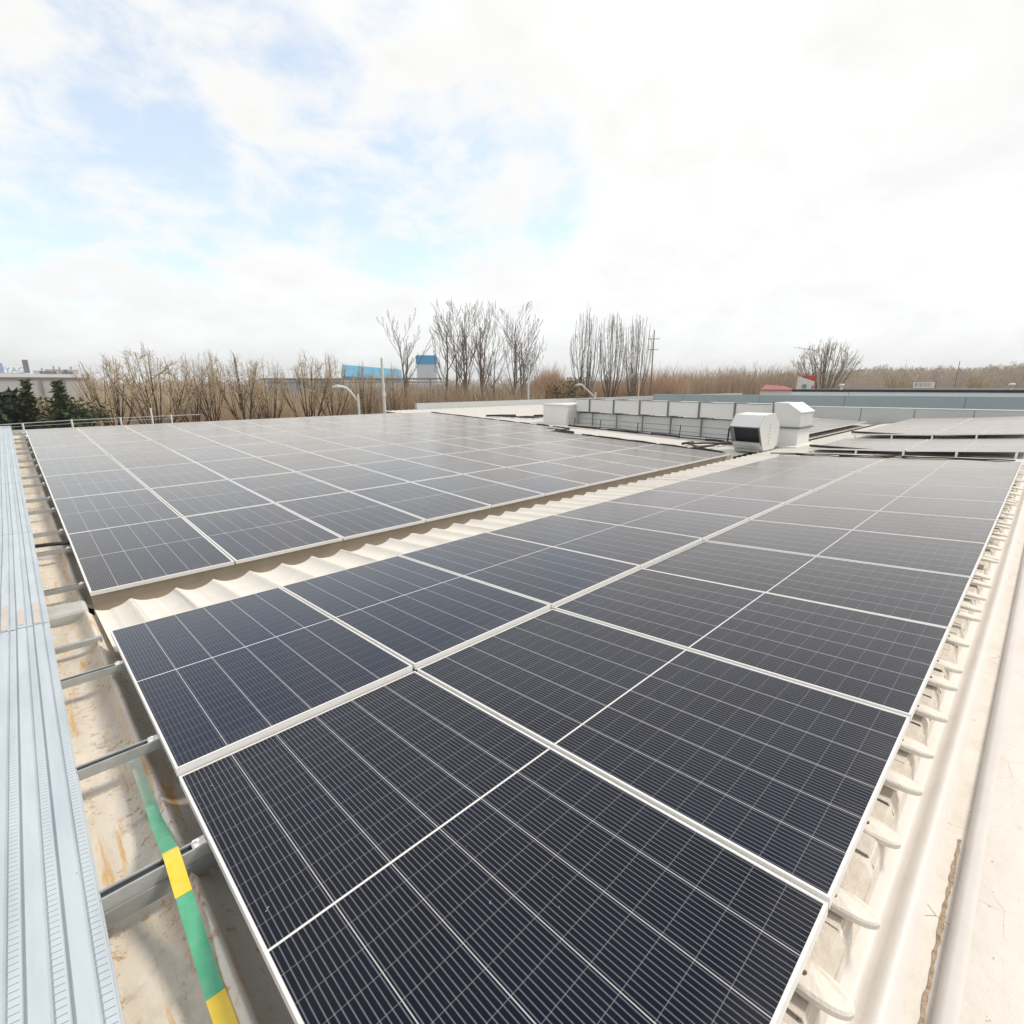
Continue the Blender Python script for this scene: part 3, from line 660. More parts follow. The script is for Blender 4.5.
M_twig = mat('tan_twigs', (.60, .48, .31), .9, .25, 1); M_twig_g = mat('grey_twigs', (.27, .22, .18), .9, .2, 1)
WILLOW = dict(seg=[5, 6, 5, 3, 2], wig=.075, trop=[.03, .07, .10, .08], trunk_lvl=1, maxlvl=4, kids=[4, 7, 8, 8], t0=[.25, .25, .25, .2], spread=[.58, .50, .48, .6], len=[.85, .58, .42, .42], rr=.66, rmin=.010, taper=.75)
TALL = dict(seg=[9, 7, 5, 3], wig=.045, trop=[.05, .10, .08, .06], trunk_lvl=0, maxlvl=3, kids=[13, 6, 4], t0=[.38, .25, .3], spread=[.62, .42, .45], len=[.52, .42, .4], rr=.52, rmin=.0115, taper=.86, cone=True)
FAST = dict(seg=[8, 9, 7, 3], wig=.022, trop=[.04, .16, .16, .1], trunk_lvl=1, maxlvl=3, kids=[11, 3, 2], t0=[.22, .2, .3], spread=[.62, .30, .3], len=[.80, .50, .2], rr=.62, rmin=.034, taper=.66, cone=False)
ROUND = dict(seg=[3, 6, 5, 4], wig=.06, trop=[.02, .06, .06, .05], trunk_lvl=1, maxlvl=3, kids=[18, 8, 6], t0=[.15, .2, .2], spread=[.62, .35, .4], len=[2.2, .55, .40], rr=.5, rmin=.028, taper=.7)
def tree_proto(kind, P, h, r, name, mats, seed, stems=1, lean=0):
    random.seed(seed); tr, cr = MB(), MB()
    for s_ in range(stems):
        a = 2*math.pi*(s_+random.random()*.6)/max(1, stems)
        d = Vector((math.cos(a)*lean, math.sin(a)*lean, 1)); grow(tr, cr, Vector((math.cos(a)*.15*(stems > 1), math.sin(a)*.15*(stems > 1), 0)), d, h*random.uniform(.88, 1.0), r, 0, P)
    zs_ = sorted(v[2] for v in cr.v); zmax = zs_[int(len(zs_)*ZQ)]
    e_ = empty(name, (0, 0, -5.2))
    tr.build('trunk', mats[0], e_); cr.build('crown', [mats[0], mats[1]], e_)
    e_['zmax'] = zmax
    return e_
def put_tree(proto, x, ytop, D, rot, label, cat, group, sx=1.0):
    if id(proto) not in _used: _used.add(id(proto)); o = proto
    else:
        o = proto.copy(); col.objects.link(o)
        for ch in proto.children: c = ch.copy(); col.objects.link(c); c.parent = o
    p = at_d(x, D, -5.2); o.location = p; H = z_at(x, ytop, D)+5.2; s_ = H/proto['zmax']; o.scale = (s_*sx, s_*sx, s_); o.rotation_euler = (0, 0, rot)
    return tag(o, label, cat, group)
def bez(a, c, b, n): return [a*(1-t)**2+c*(2*t*(1-t))+b*t*t for t in [k/n for k in range(n+1)]]
def dome_tree(name, mats, seed, H, W, zc, rv, z0, nl, ns, nt, r0, out=.45, upz=.40, pol=1.25, twl=.08, rmin=.011, trunks=1, wob=.04, rtw=.011, curl=0):
    """limbs run from a low fork to points on a crown dome, then branch and twig towards it"""
    rg = random.Random(seed); tr, cr = MB(), MB(); cen = Vector((0, 0, zc*H))
    def target(az, po, k=1.0): return cen+Vector((W*math.sin(po)*math.cos(az)*k, W*math.sin(po)*math.sin(az)*k, rv*H*math.cos(po)*k))
    def wobble(P): return [p if q in (0,) else p+Vector((rg.gauss(0, wob), rg.gauss(0, wob), rg.gauss(0, wob*.5)))*(q/len(P)) for q, p in enumerate(P)]
    bases = []
    for k in range(trunks):
        a = 6.283*k/trunks+rg.random(); p = Vector((math.cos(a), math.sin(a), 0))*(.0 if trunks == 1 else .35); q = p+Vector((rg.gauss(0, .12), rg.gauss(0, .12), z0*H*rg.uniform(.7, 1.1)))
        tr.tube([p, (p+q)/2+Vector((rg.gauss(0, .05), rg.gauss(0, .05), 0)), q], [r0*1.25, r0*1.05, r0*.9], 7); bases.append(q)
    for l in range(nl):
        b = bases[l % trunks]; az = 6.283*(l*.381966+rg.uniform(-.05, .05)); po = pol*math.sqrt((l+.35)/nl)*rg.uniform(.85, 1.08); T = target(az, po, rg.uniform(.9, 1.03))
        c = Vector((b.x+(T.x-b.x)*out, b.y+(T.y-b.y)*out, b.z+(T.z-b.z)*upz)); path = wobble(bez(b, c, T, 8)); rl = r0*rg.uniform(.45, .68)
        rad = [max(rmin*1.2, rl*(1-.96*(k/8)**.8)) for k in range(9)]; tr.tube(path, rad, 5)
        for s_ in range(ns):
            t = rg.uniform(.22, .93); ii = min(7, int(t*8)); p = path[ii].lerp(path[ii+1], t*8-ii); T2 = target(az+rg.gauss(0, .55), min(pol*1.15, max(0, po+rg.gauss(0, .3))), rg.uniform(.78, 1.04))
            if T2.z < p.z+.02*H: T2.z = p.z+.06*H*rg.random()+.03*H
            c2 = p.lerp(T2, .45)+Vector((0, 0, -.02*H if out < .6 else -.0)); c2 = Vector((p.x+(T2.x-p.x)*out, p.y+(T2.y-p.y)*out, p.z+(T2.z-p.z)*upz)); P2 = wobble(bez(p, c2, T2, 5)); rs = max(rmin, rad[ii]*rg.uniform(.40, .6))
            (cr).tube(P2, [max(rmin*.8, rs*(1-.8*k/5)) for k in range(6)], 4, 0)
            for w in range(nt):
                t2 = rg.uniform(.25, 1); i2 = min(4, int(t2*5)); p2 = P2[i2].lerp(P2[i2+1], t2*5-i2); d = (P2[i2+1]-P2[i2]).normalized()+(Vector((rg.gauss(0, 1.0), rg.gauss(0, 1.0), rg.gauss(.25, .6))) if curl else Vector((rg.gauss(0, .45), rg.gauss(0, .45), rg.gauss(.15, .3)))); d.normalize(); ln = twl*H*rg.uniform(.4, 1.2)
                m_ = p2+d*ln*.5+Vector((rg.gauss(0, .03), rg.gauss(0, .03), 0)); cr.tube([p2, m_, m_+d*ln*.5+Vector((0, 0, rg.uniform(-.2, .3)*ln))], [rtw, rtw*.8, rtw*.45], 3, 1)
    e_ = empty(name, (0, 0, -5.2)); tr.build('trunk', mats[0], e_); cr.build('crown', [mats[0], mats[1]], e_); e_['zmax'] = (zc+rv*1.0)*H
    return e_
wl = [dome_tree('bare_tree', [M_bark_d, M_twig], 13+i*3, 9.4, 2.35+.22*i, .64, .36, .30, 8, 7, 19, .17, out=.50, pol=1.35, twl=.058, upz=.36, curl=1, rtw=.0125) for i in range(4)]
wspec = [(108, 354, 44, 'wide bare tan tree right of the evergreens, farthest left of the bare trees', .3), (150, 345, 42, 'tallest bare tan tree behind the guard rail post', 0), (190, 357, 46, 'bare tan tree right of the guard rail, with dark forked trunk', 0),
         (209, 352, 47, 'slim bare tan tree between two forked ones on the left', 0), (238, 352, 43, 'broad bare tan tree left of the gap in the tree row', 0), (265, 358, 45, 'bare tan tree bordering the gap in the tree row', 0),
         (306, 354, 44, 'bare tree with dark low branches just right of the gap', 0), (331, 355, 46, 'bare yellowish tree left of the curved street lamp', 0), (364, 362, 48, 'thin bare tree in front of the long blue roof, left one', 0), (392, 364, 50, 'thin bare tree in front of the long blue roof, right one', 0)]
for i, (x, y, D, lab, lean) in enumerate(wspec): put_tree(wl[i % 4], x, y, D, i*1.9+.4, lab, 'tree', 'bare trees along the left', (1.0, 1.15, .85, .65, 1.05, .8, 1.05, .7, .65, .6)[i])
tl = [tree_proto('t', TALL, 12, .17, 'tall_bare_tree', [M_bark_g, M_twig_g], 41+i, 1, .06) for i in range(4)]
tspec = [(411, 308, 58, 'tall bare tree just left of the blue topped block, leftmost tall one'), (440, 305, 60, 'tall leaning bare tree just right of the blue topped block'), (452, 301, 62, 'tall bare tree, third of the tall row from the left'), (468, 298, 60, 'highest bare tree in the middle of the tall row'),
         (478, 304, 63, 'thin straight bare tree right of the highest one'), (489, 300, 60, 'tall bare tree with symmetrical limbs in the tall row'), (498, 322, 61, 'shorter bare tree inside the tall row'), (511, 304, 60, 'tall bare tree left of the plain white pole'), (527, 315, 58, 'bare tree leaning right at the right end of the tall row'), (460, 309, 66, 'faint bare tree set back left of the highest one'), (520, 314, 66, 'faint bare tree set back just left of the plain white pole')]
for i, (x, y, D, lab) in enumerate(tspec): put_tree(tl[i % 4], x, y, D, i*2.3+1, lab, 'tree', 'tall bare trees in the middle', 1.2 if i in (0, 7, 8) else 1.05)
fl = [dome_tree('upright_bare_tree', [M_bark_g, M_twig_g], 71+i, 16, 2.9, .52, .46, .22, 15, 4, 3, .21, out=.92, upz=.30, pol=1.15, twl=.045, rmin=.024, trunks=2, wob=.10, rtw=.018) for i in range(3)]
for i, (x, y, D, lab) in enumerate([(585, 307, 75, 'upright many stemmed bare tree behind the bent lamp, left of three'), (610, 312, 77, 'upright many stemmed bare tree, middle of three'), (635, 313, 75, 'upright many stemmed bare tree beside the utility pole, right of three')]):
    put_tree(fl[i], x, y, D, i*2.0, lab, 'tree', 'upright bare trees', .85)
rd = dome_tree('round_bare_tree', [M_bark_g, M_twig], 90, 14, 6.2, .48, .50, .14, 20, 8, 6, .26, out=.5, upz=.45, pol=1.2, twl=.06, rmin=.028, wob=.08, rtw=.022); put_tree(rd, 824, 340, 110, .5, 'round bare tree standing behind the white kiosk', 'tree', None, 1.0)
sm = tree_proto('s', ROUND, 2.5, .12, 'small_bare_tree', [M_bark, M_twig], 91, 1, 0)
put_tree(sm, 897, 366, 120, .2, 'small dark bare tree left of the small white sign board', 'tree', 'small bare trees', .7); put_tree(sm, 982, 369, 150, 2.2, 'small bare tree far right beyond the black coping', 'tree', 'small bare trees', .7)

# ---------------------------------------------------------------- brush, wood, evergreens
def brush(name, x0, x1, D0, D1, n, htop, hvar, mats, label, cat, rad=.02, twigs=4, lean=.10, seed=3, base=-5.2, tl=.28):
    rg = np.random.default_rng(seed); V, F, MI = [], [], []
    X = rg.uniform(x0, x1, n); D = rg.uniform(D0, D1, n)
    vcount = 0
    for i in range(n):
        p = at_d(X[i], D[i]); h = htop(X[i])*(D[i]/((D0+D1)/2))**.3+rg.normal(0, hvar); zt = max(base+1.5, h)
        a, b_ = rg.normal(0, lean, 2)*(zt-base)*.5; mi = int(rg.integers(0, len(mats)))
        seg = [(np.array((p.x, p.y, base)), np.array((p.x+a, p.y+b_, zt)), rad*rg.uniform(.7, 1.5))]
        A, B, r0 = seg[0]
        for k in range(twigs):
            t = rg.uniform(.25, .95); s_ = A+(B-A)*t; ln = (zt-base)*tl*rg.uniform(.4, 1.1)*(1.1-.5*t); an = rg.uniform(0, 6.283); sp = rg.uniform(.2, .55)
            e2 = s_+np.array((math.cos(an)*sp, math.sin(an)*sp, 1))*ln; e2[2] = min(e2[2], zt+.4); seg.append((s_, e2, r0*.55))
        for A2, B2, r in seg:
            an = rg.uniform(0, 6.28)
            for q in range(3):
                c, s2 = math.cos(an+q*2.094)*r, math.sin(an+q*2.094)*r; V.append((A2[0]+c, A2[1]+s2, A2[2]))
            V.append((B2[0], B2[1], B2[2])); F += [(vcount, vcount+1, vcount+3), (vcount+1, vcount+2, vcount+3), (vcount+2, vcount, vcount+3)]; MI += [mi]*3; vcount += 4
    mb = MB(); mb.v = V; mb.f = F; mb.m = MI
    return tag(mb.build(name, mats), label, cat, kind='stuff')
B1 = mat('brush_brown', (.56, .42, .29), .95, .3, .5); B2 = mat('brush_tan', (.70, .56, .41), .95, .25, .5); B3 = mat('brush_dark', (.28, .20, .135), .95, .3, .5); B4 = mat('brush_rust', (.58, .35, .20), .95, .3, .5)
B5 = mat('wood_grey_brown', (.48, .40, .31), .95, .25, .02); B6 = mat('wood_tan', (.60, .48, .36), .95, .25, .02)
def lin(pts):
    xs = [p[0] for p in pts]; ys = [p[1] for p in pts]; return lambda x: float(np.interp(x, xs, ys))
def hz(pts, D): f_ = lin(pts); return lambda x: z_at(x, f_(x), D)
brush('undergrowth', 68, 320, 48, 62, 5200, hz([(68, 412), (85, 406), (120, 398), (200, 396), (290, 398), (320, 398)], 55), .5, [B2, B2, B2, B1], 'dense tan undergrowth behind the bare trees on the left', 'undergrowth', .016, 8, .42, 5, tl=.42)
brush('undergrowth', -30, 60, 46, 54, 1100, hz([(-30, 408), (30, 404), (60, 404)], 50), .4, [B1, B3, B2], 'dark brown scrub around the evergreens on the left', 'undergrowth', .03, 5, .2, 6)
brush('thicket', 300, 545, 54, 70, 7000, hz([(300, 393), (380, 390), (440, 388), (480, 391), (545, 390)], 62), .55, [B1, B2, B1, B3], 'thick brown brush below the tall bare trees', 'thicket', .024, 4, .05, 7)
brush('thicket', 528, 580, 66, 76, 1500, hz([(528, 390), (545, 372), (556, 374), (566, 384), (580, 390)], 70), .6, [B4, B4, B1], 'rust brown bushes between the tall and the upright bare trees', 'thicket', .026, 5, .16, 8)
brush('thicket', 575, 690, 80, 95, 4200, hz([(575, 388), (610, 386), (640, 380), (660, 376), (690, 380)], 88), .8, [B4, B1, B2, B1], 'reddish brown brush behind the duct and utility pole', 'thicket', .034, 4, .07, 9)
brush('thicket', 680, 800, 105, 125, 3600, hz([(680, 377), (720, 374), (760, 374), (800, 373)], 115), .9, [B1, B2, B5], 'grey brown brush above the blue parapet', 'thicket', .045, 4, .07, 10)
# far wood, fading
def wood(name, x0, x1, D0, D1, n, top, mats, label, seed, per=70):
    rg = np.random.default_rng(seed); V, F, MI = [], [], []; c = 0
    for i in range(n):
        x = rg.uniform(x0, x1); D = rg.uniform(D0, D1); p = at_d(x, D); zt = top(x)*(D/((D0+D1)/2))+rg.normal(0, .9); w = rg.uniform(2.2, 4.5); mi = int(rg.integers(0, len(mats))); hgt = zt+5.2
        for q in range(per):
            t = rg.random()**.7; r = w*math.sqrt(max(.02, 1-(2*t-.9)**2*.8))*rg.random()**.5; an = rg.uniform(0, 6.283)
            P = np.array((p.x+r*math.cos(an), p.y+r*math.sin(an), -5.2+hgt*(.15+.85*t)-.25*r)); s1 = rg.normal(0, .30, 3); s2 = rg.normal(0, .10, 3); s1[2] = abs(s1[2])+rg.uniform(.3, 1.0)
            V += [tuple(P-s2), tuple(P+s2), tuple(P+s1)]; F.append((c, c+1, c+2)); MI.append(mi); c += 3
        V += [(p.x-.15, p.y, -5.2), (p.x+.15, p.y, -5.2), (p.x, p.y+.2, -5.2), (p.x, p.y, zt-1)]; F += [(c, c+1, c+3), (c+1, c+2, c+3), (c+2, c, c+3)]; MI += [mi]*3; c += 4
    mb = MB(); mb.v = V; mb.f = F; mb.m = MI
    return tag(mb.build(name, mats), label, 'wood', kind='stuff')
wood('far_wood', 770, 1130, 270, 430, 1100, hz([(770, 376), (830, 373), (880, 369), (900, 371), (940, 369), (960, 371), (1000, 368), (1040, 365), (1130, 365)], 350), [B5, B6, B5], 'hazy brown wood along the horizon on the right', 12)
wood('far_wood', -130, 800, 230, 330, 900, hz([(-130, 383), (800, 379)], 280), [B5, B6], 'hazy distant wood behind the thickets', 13, 50)
# hills
mb = MB(); hv, hf = [], []; n = 80
for i in range(n+1):
    x = 560+(1300-560)*i/n; p = at_d(x, 1250); h = 6+26*max(0, min(1, (x-880)/160))+4*math.sin(i*.55)+3*math.sin(i*1.3)
    q = at_d(x, 1250+300); hv += [(p.x, p.y, -5.7), (p.x, p.y, h*.5), (q.x, q.y, h)]
for i in range(n): hf += [(3*i, 3*i+3, 3*i+4, 3*i+1), (3*i+1, 3*i+4, 3*i+5, 3*i+2)]
mb.add(hv, hf); tag(mb.build('hills', mat('far_hills', (.17, .15, .12), .95, .3, .01)), 'low hazy hills at the far right horizon', 'hills', kind='structure')

M_fir = mat('fir_green', (.065, .10, .045), .9, .4, 1.2); M_fir2 = mat('fir_light', (.12, .155, .06), .9, .4, 1.2); M_fir3 = mat('blue_fir', (.05, .08, .06), .9, .3, 1.2); M_olive = mat('olive_leaf', (.10, .085, .035), .9, .4, 1)
def conifer(x, ytop, D, wid, mats, label, seed, dens=1700, shape=1.0):
    rg = random.Random(seed); p = at_d(x, D, -5.2); H = z_at(x, ytop, D)+5.2
    e_ = empty('evergreen_tree', p, label, 'tree', 'evergreens on the left')
    mb = MB(); mb.tube([(0, 0, 0), (0, 0, H*.95)], [.16, .02], 6); mb.build('trunk', M_bark, e_)
    mb = MB()
    lay = 26
    for L_ in range(lay):
        z = H*.12+(H*.87)*L_/lay; rr = wid*((1-L_/lay)**shape)*(.75+.5*rg.random())+.08; nb = max(5, int(15*(1-L_/lay))+4)
        for b_ in range(nb):
            a = rg.uniform(0, 6.283); ln = rr*rg.uniform(.6, 1.15)
            for s_ in range(max(5, int(ln*20))):
                t = rg.uniform(.12, 1); c = Vector((math.cos(a)*ln*t, math.sin(a)*ln*t, z-.22*ln*t+.25*ln*t*t+rg.uniform(-.1, .1))); sz = rg.uniform(.10, .24)
                d1 = Vector((math.cos(a)+rg.gauss(0, .6), math.sin(a)+rg.gauss(0, .6), rg.gauss(.15, .4))).normalized()*sz*1.5; d2 = Vector((rg.gauss(0, 1), rg.gauss(0, 1), rg.gauss(0, .6))).normalized()*sz*.6
                mb.add([c-d1, c+d2, c+d1, c-d2], [(0, 1, 2, 3)], rg.randrange(len(mats)))
    mb.build('crown', mats, e_)
conifer(57, 377, 38, 2.3, [M_fir, M_fir, M_fir2], 'bright green spruce, the largest evergreen on the left', 1)
conifer(25, 376, 40, 1.3, [M_fir, M_fir2, M_olive], 'slim pointed evergreen below the dark vent stack', 2)
conifer(11, 387, 41, 1.6, [M_fir3, M_fir], 'dark blue green rounded evergreen, second from the left', 3, shape=.7)
conifer(-3, 389, 40, 2.1, [M_fir3, M_fir3, M_fir], 'dark evergreen cut by the left side of the picture', 4, shape=.6)
def bush(x, ytop, D, wid, mats, label, seed, name='evergreen_bush'):
    rg = random.Random(seed); p = at_d(x, D, -5.2); H = z_at(x, ytop, D)+5.2; e_ = empty(name, p, label, 'bush')
    mb = MB(); mb.tube([(0, 0, 0), (0, 0, H*.6)], [.12, .05], 5); mb.build('trunk', M_bark, e_); mb = MB()
    cl = [(rg.gauss(0, wid*.4), rg.gauss(0, wid*.4), rg.uniform(H*.35, H*.95)) for _ in range(16)]
    for c0 in cl:
        for _ in range(190):
            c = Vector(c0)+Vector((rg.gauss(0, 1), rg.gauss(0, 1), rg.gauss(0, .9)))*wid*.22; c.z = min(c.z, H); sz = rg.uniform(.06, .16)
            d1 = Vector((rg.gauss(0, 1), rg.gauss(0, 1), rg.gauss(0, 1))).normalized()*sz; d2 = Vector((rg.gauss(0, 1), rg.gauss(0, 1), rg.gauss(0, 1))).normalized()*sz*.7
            mb.add([c-d1, c+d2, c+d1, c-d2], [(0, 1, 2, 3)], rg.randrange(len(mats)))
    mb.build('crown', mats, e_)
bush(568, 378, 60, 2.4, [M_olive, M_fir2, B3], 'olive green bush behind the vent box', 5)
bush(70, 398, 39, 1.6, [M_fir2, M_fir, M_olive], 'low light green bush at the foot of the largest spruce', 6)

# ---------------------------------------------------------------- lamps, poles
def lamp(x, ybase_ytop, D, arm_px, label, curve):
    p = at_d(x, D, -5.2); yt = ybase_ytop; zt = z_at(x, yt, D); q = at_d(arm_px[0], D); za = z_at(arm_px[0], arm_px[1], D)
    e_ = empty('street_lamp', p, label, 'street lamp', 'white street lamps')
    mb = MB(); mb.tube([(0, 0, 0), (0, 0, zt+5.2)], [.11, .07], 8); mb.build('pole', M_pole, e_)
    d = Vector((q.x-p.x, q.y-p.y, 0)); mb = MB(); pts = []
    for i in range(9):
        t = i/8; pts.append((d.x*t, d.y*t, (zt+5.2)-.5+(za-zt+.5)*(math.sin(t*math.pi/2) if curve else t)))
    mb.tube(pts, [.075]*7+[.09, .07], 6); mb.build('arm', M_pole, e_)
    h = Vector(pts[-1]); dn = d.normalized(); mb = MB(); mb.tube([h-dn*.1, h+dn*.25+Vector((0, 0, .02)), h+dn*.6-Vector((0, 0, .02))], [.07, .13, .05], 8); mb.build('lamp_head', M_pole, e_)
lamp(357, 394, 34, (342, 387), 'white street lamp with a curved arm behind the left array', True)
lamp(596, 392, 48, (582, 385), 'white street lamp with a straight bent arm behind the duct', False)
def pole(x, yt, D, r, m, label, name='pole', cat='pole'):
    p = at_d(x, D, -5.2); zt = z_at(x, yt, D); e_ = empty(name, p, label, cat); mb = MB(); mb.tube([(0, 0, 0), (0, 0, zt+5.2)], [r*1.3, r*.8], 8); mb.build('shaft', m, e_)
    mb = MB(); mb.tube([(0, 0, 0), (0, 0, .25)], r*2.2, 8); mb.build('base', M_steel, e_); return e_, zt+5.2
e_, h = pole(383, 358, 38, .11, M_pole, 'white tapered pole right of the curved street lamp'); mb = MB(); mb.box((-.1, -.1, h-2.6), (.12, .1, h-2.3)); mb.build('box', M_pole, e_)
pole(528.5, 372, 44, .08, M_pole, 'slim plain white pole before the rust brown bushes')
pole(639, 376, 60, .10, mat('beige_pole', (.62, .52, .38), .7), 'beige pole behind the middle of the duct')
e_, h = pole(651, 330, 76, .085, mat('dark_pole', (.20, .17, .15), .8), 'dark utility pole with two cross arms beside the upright trees', 'utility_pole', 'utility pole')
for dz, a in ((1.2, .8), (2.6, .7)):
    mb = MB(); mb.box((-a, -.04, h-dz), (a, .04, h-dz+.07)); o = mb.build('cross_arm', M_bark_g, e_); o.rotation_euler = (0, 0, YAW-math.pi/2)
e_, h = pole(955, 361, 95, .05, mat('mast_grey', (.18, .17, .17), .7), 'thin leaning grey mast beyond the black coping at right', 'mast', 'mast'); e_.rotation_euler = (0, R(3), 0)

# ---------------------------------------------------------------- distant buildings
def face_box(name, x0, x1, D, z0, z1, depth, label, cat, m, part='wall'):
    a = at_d(x0, D); b = at_d(x1, D); c = (a+b)/2; e_ = empty(name, (c.x, c.y, z0), label, cat); w = (b-a).length; e_.rotation_euler = (0, 0, math.atan2(b.y-a.y, b.x-a.x))
    mb = MB(); mb.box((-w/2, 0, 0), (w/2, depth, z1-z0)); mb.build(part, m, e_); return e_, w, z1-z0
e_, w, h = face_box('grey_hall', -60, 92, 92, -5.2, 2.2, 25, 'long pale grey hall behind the evergreens on the left', 'building', mat('pale_hall_cladding', (.50, .49, .48), .6, .08, .2))
mb = MB(); mb.box((-w/2-.1, -.15, h+.03), (w/2+.1, 25, h+.45)); mb.build('roof_edge', mat('white_fascia', (.74, .74, .75), .5), e_)
mb = MB(); mb.box((-w/2, -.12, h-.2), (w/2, -.01, h+.02)); mb.build('gutter', mat('dark_gutter', (.20, .20, .21), .6), e_)
for xx in (.14, .30):
    mb = MB(); mb.box((w*xx-.12, -.2, .5), (w*xx+.05, -.02, h-.2)); mb.build('downpipe', mat('pipe_grey', (.24, .24, .25), .6), e_)
for i in range(6):
    xx = w*(.16+.042*i); mb = MB(); hh = random.uniform(.4, 1.1); mb.box((xx-.9, .6, h+.46), (xx+.7, 1.2, h+.46+hh*.7)); mb.tube([(xx, .8, h+.46), (xx, .8, h+.6+hh)], .12, 6); mb.build('roof_pipe', mat('roof_pipe_grey', (.42, .42, .42), .6) if i == 0 else bpy.data.materials['roof_pipe_grey'], e_)
mb = MB(); xx = w*.055; mb.box((xx-.28, .5, h+.45), (xx+.28, 1.0, h+2.2)); mb.build('vent_stack', M_jt, e_)
# roof letters on the hall
def text_mesh(txt, size, name, m, parent, loc, extr=.05):
    cu = bpy.data.curves.new(name, 'FONT'); cu.body = txt; cu.size = size; cu.extrude = extr; cu.align_x = 'LEFT'
    t = bpy.data.objects.new('tmp_text', cu); col.objects.link(t); dg = bpy.context.evaluated_depsgraph_get(); me = bpy.data.meshes.new_from_object(t.evaluated_get(dg))
    bpy.data.objects.remove(t); me.name = name; me.materials.clear(); me.materials.append(m)
    o = bpy.data.objects.new(name, me); col.objects.link(o); o.parent = parent; o.location = loc; o.rotation_euler = (R(90), 0, 0); return o
M_signblue = mat('sign_blue', (.30, .43, .62), .5, .1, 2); M_signpale = mat('sign_pale', (.62, .72, .82), .5)
p0 = at_d(-18, 91.5); sg = empty('roof_sign', (p0.x, p0.y, 2.66), 'blue rooftop letters standing on the grey hall at far left', 'sign'); sg.rotation_euler = e_.rotation_euler
mb = MB(); mb.box((0, .3, 0), (4.6, .36, .10)); mb.build('backing', M_signpale, sg)
text_mesh('YAG', .95, 'letters', M_signblue, sg, (2.25, .2, .12)); mb = MB(); mb.add([(.2, .24, .1), (2.2, .24, .1), (2.2, .24, 1.2), (1.5, .24, 1.75), (.2, .24, 1.6), (.2, .3, .1), (2.2, .3, .1), (2.2, .3, 1.2), (1.5, .3, 1.75), (.2, .3, 1.6)], [(0, 1, 2, 3, 4), (9, 8, 7, 6, 5)]+[(i, (i+1) % 5, 5+(i+1) % 5, 5+i) for i in range(5)]); mb.build('emblem_plate', mat('sign_mid_blue', (.36, .50, .70), .5), sg)
# blue roofed hall and blue topped block
M_blue = mat('blue_roof_sheet', (.10, .34, .50), .5, .1, .2); M_pale = mat('pale_blue_wall', (.60, .64, .70), .7, .06, .1)
e_, w, h = face_box('blue_roofed_hall', 343, 402, 165, -5.2, 3.8, 20, 'far hall with a long bright blue roof behind the bare trees', 'building', M_pale)
mb = MB(); mb.add([(-w/2-.3, -.8, h-.6), (w/2+.3, -.8, h-1.6), (w/2+.3, 9, h+1.6), (-w/2-.3, 9, h+3.0), (-w/2-.3, -.8, h-.3), (w/2+.3, -.8, h-1.3), (w/2+.3, 9, h+1.9), (-w/2-.3, 9, h+3.3)], [(0, 3, 2, 1), (4, 5, 6, 7), (0, 1, 5, 4), (1, 2, 6, 5), (2, 3, 7, 6), (3, 0, 4, 7)]); mb.build('roof', M_blue, e_)
mb = MB(); mb.box((-w*.1, -.25, h-4), (w*.15, -.01, h-2)); mb.build('white_door', M_pole, e_)
e_, w, h = face_box('blue_topped_block', 417.5, 437, 205, -5.2, 8.4, 12, 'far white block with a bright blue top between tall bare trees', 'building', M_pale)
mb = MB(); mb.box((-w/2-.15, -.15, h+.02), (w/2+.15, 12.1, h+3.3)); mb.build('blue_top', mat('bright_blue_cladding', (.06, .34, .64), .5, .05, .2), e_)
# pipe bridge
a = at_d(262, 72); b = at_d(442, 72); pb = empty('pipe_bridge', (a.x, a.y, -5.2), 'long thin pipe bridge on posts crossing behind the bare trees', 'pipe bridge'); d = b-a
zb = z_at(350, 378.5, 72)+5.2; mb = MB(); mb.tube([(0, 0, zb-.1), (d.x, d.y, zb)], .12, 6); mb.tube([(0, 0, zb-.55), (d.x, d.y, zb-.45)], .06, 6); mb.build('pipe', M_jt, pb)
for i in range(7):
    t = (i+.5)/7; mb = MB(); mb.tube([(d.x*t, d.y*t, 0), (d.x*t, d.y*t, zb-.1)], .1, 6); mb.build('post', M_jt, pb)
e_, w, h = face_box('far_grey_hall', 268, 352, 190, -5.2, 2.6, 20, 'hazy low grey hall seen through the gap in the trees', 'building', mat('blue_grey_far', (.34, .38, .44), .7))
mb = MB(); mb.box((-w/2, -.3, h+.02), (w/2, 20, h+.5)); mb.build('roof_edge', M_jt, e_)
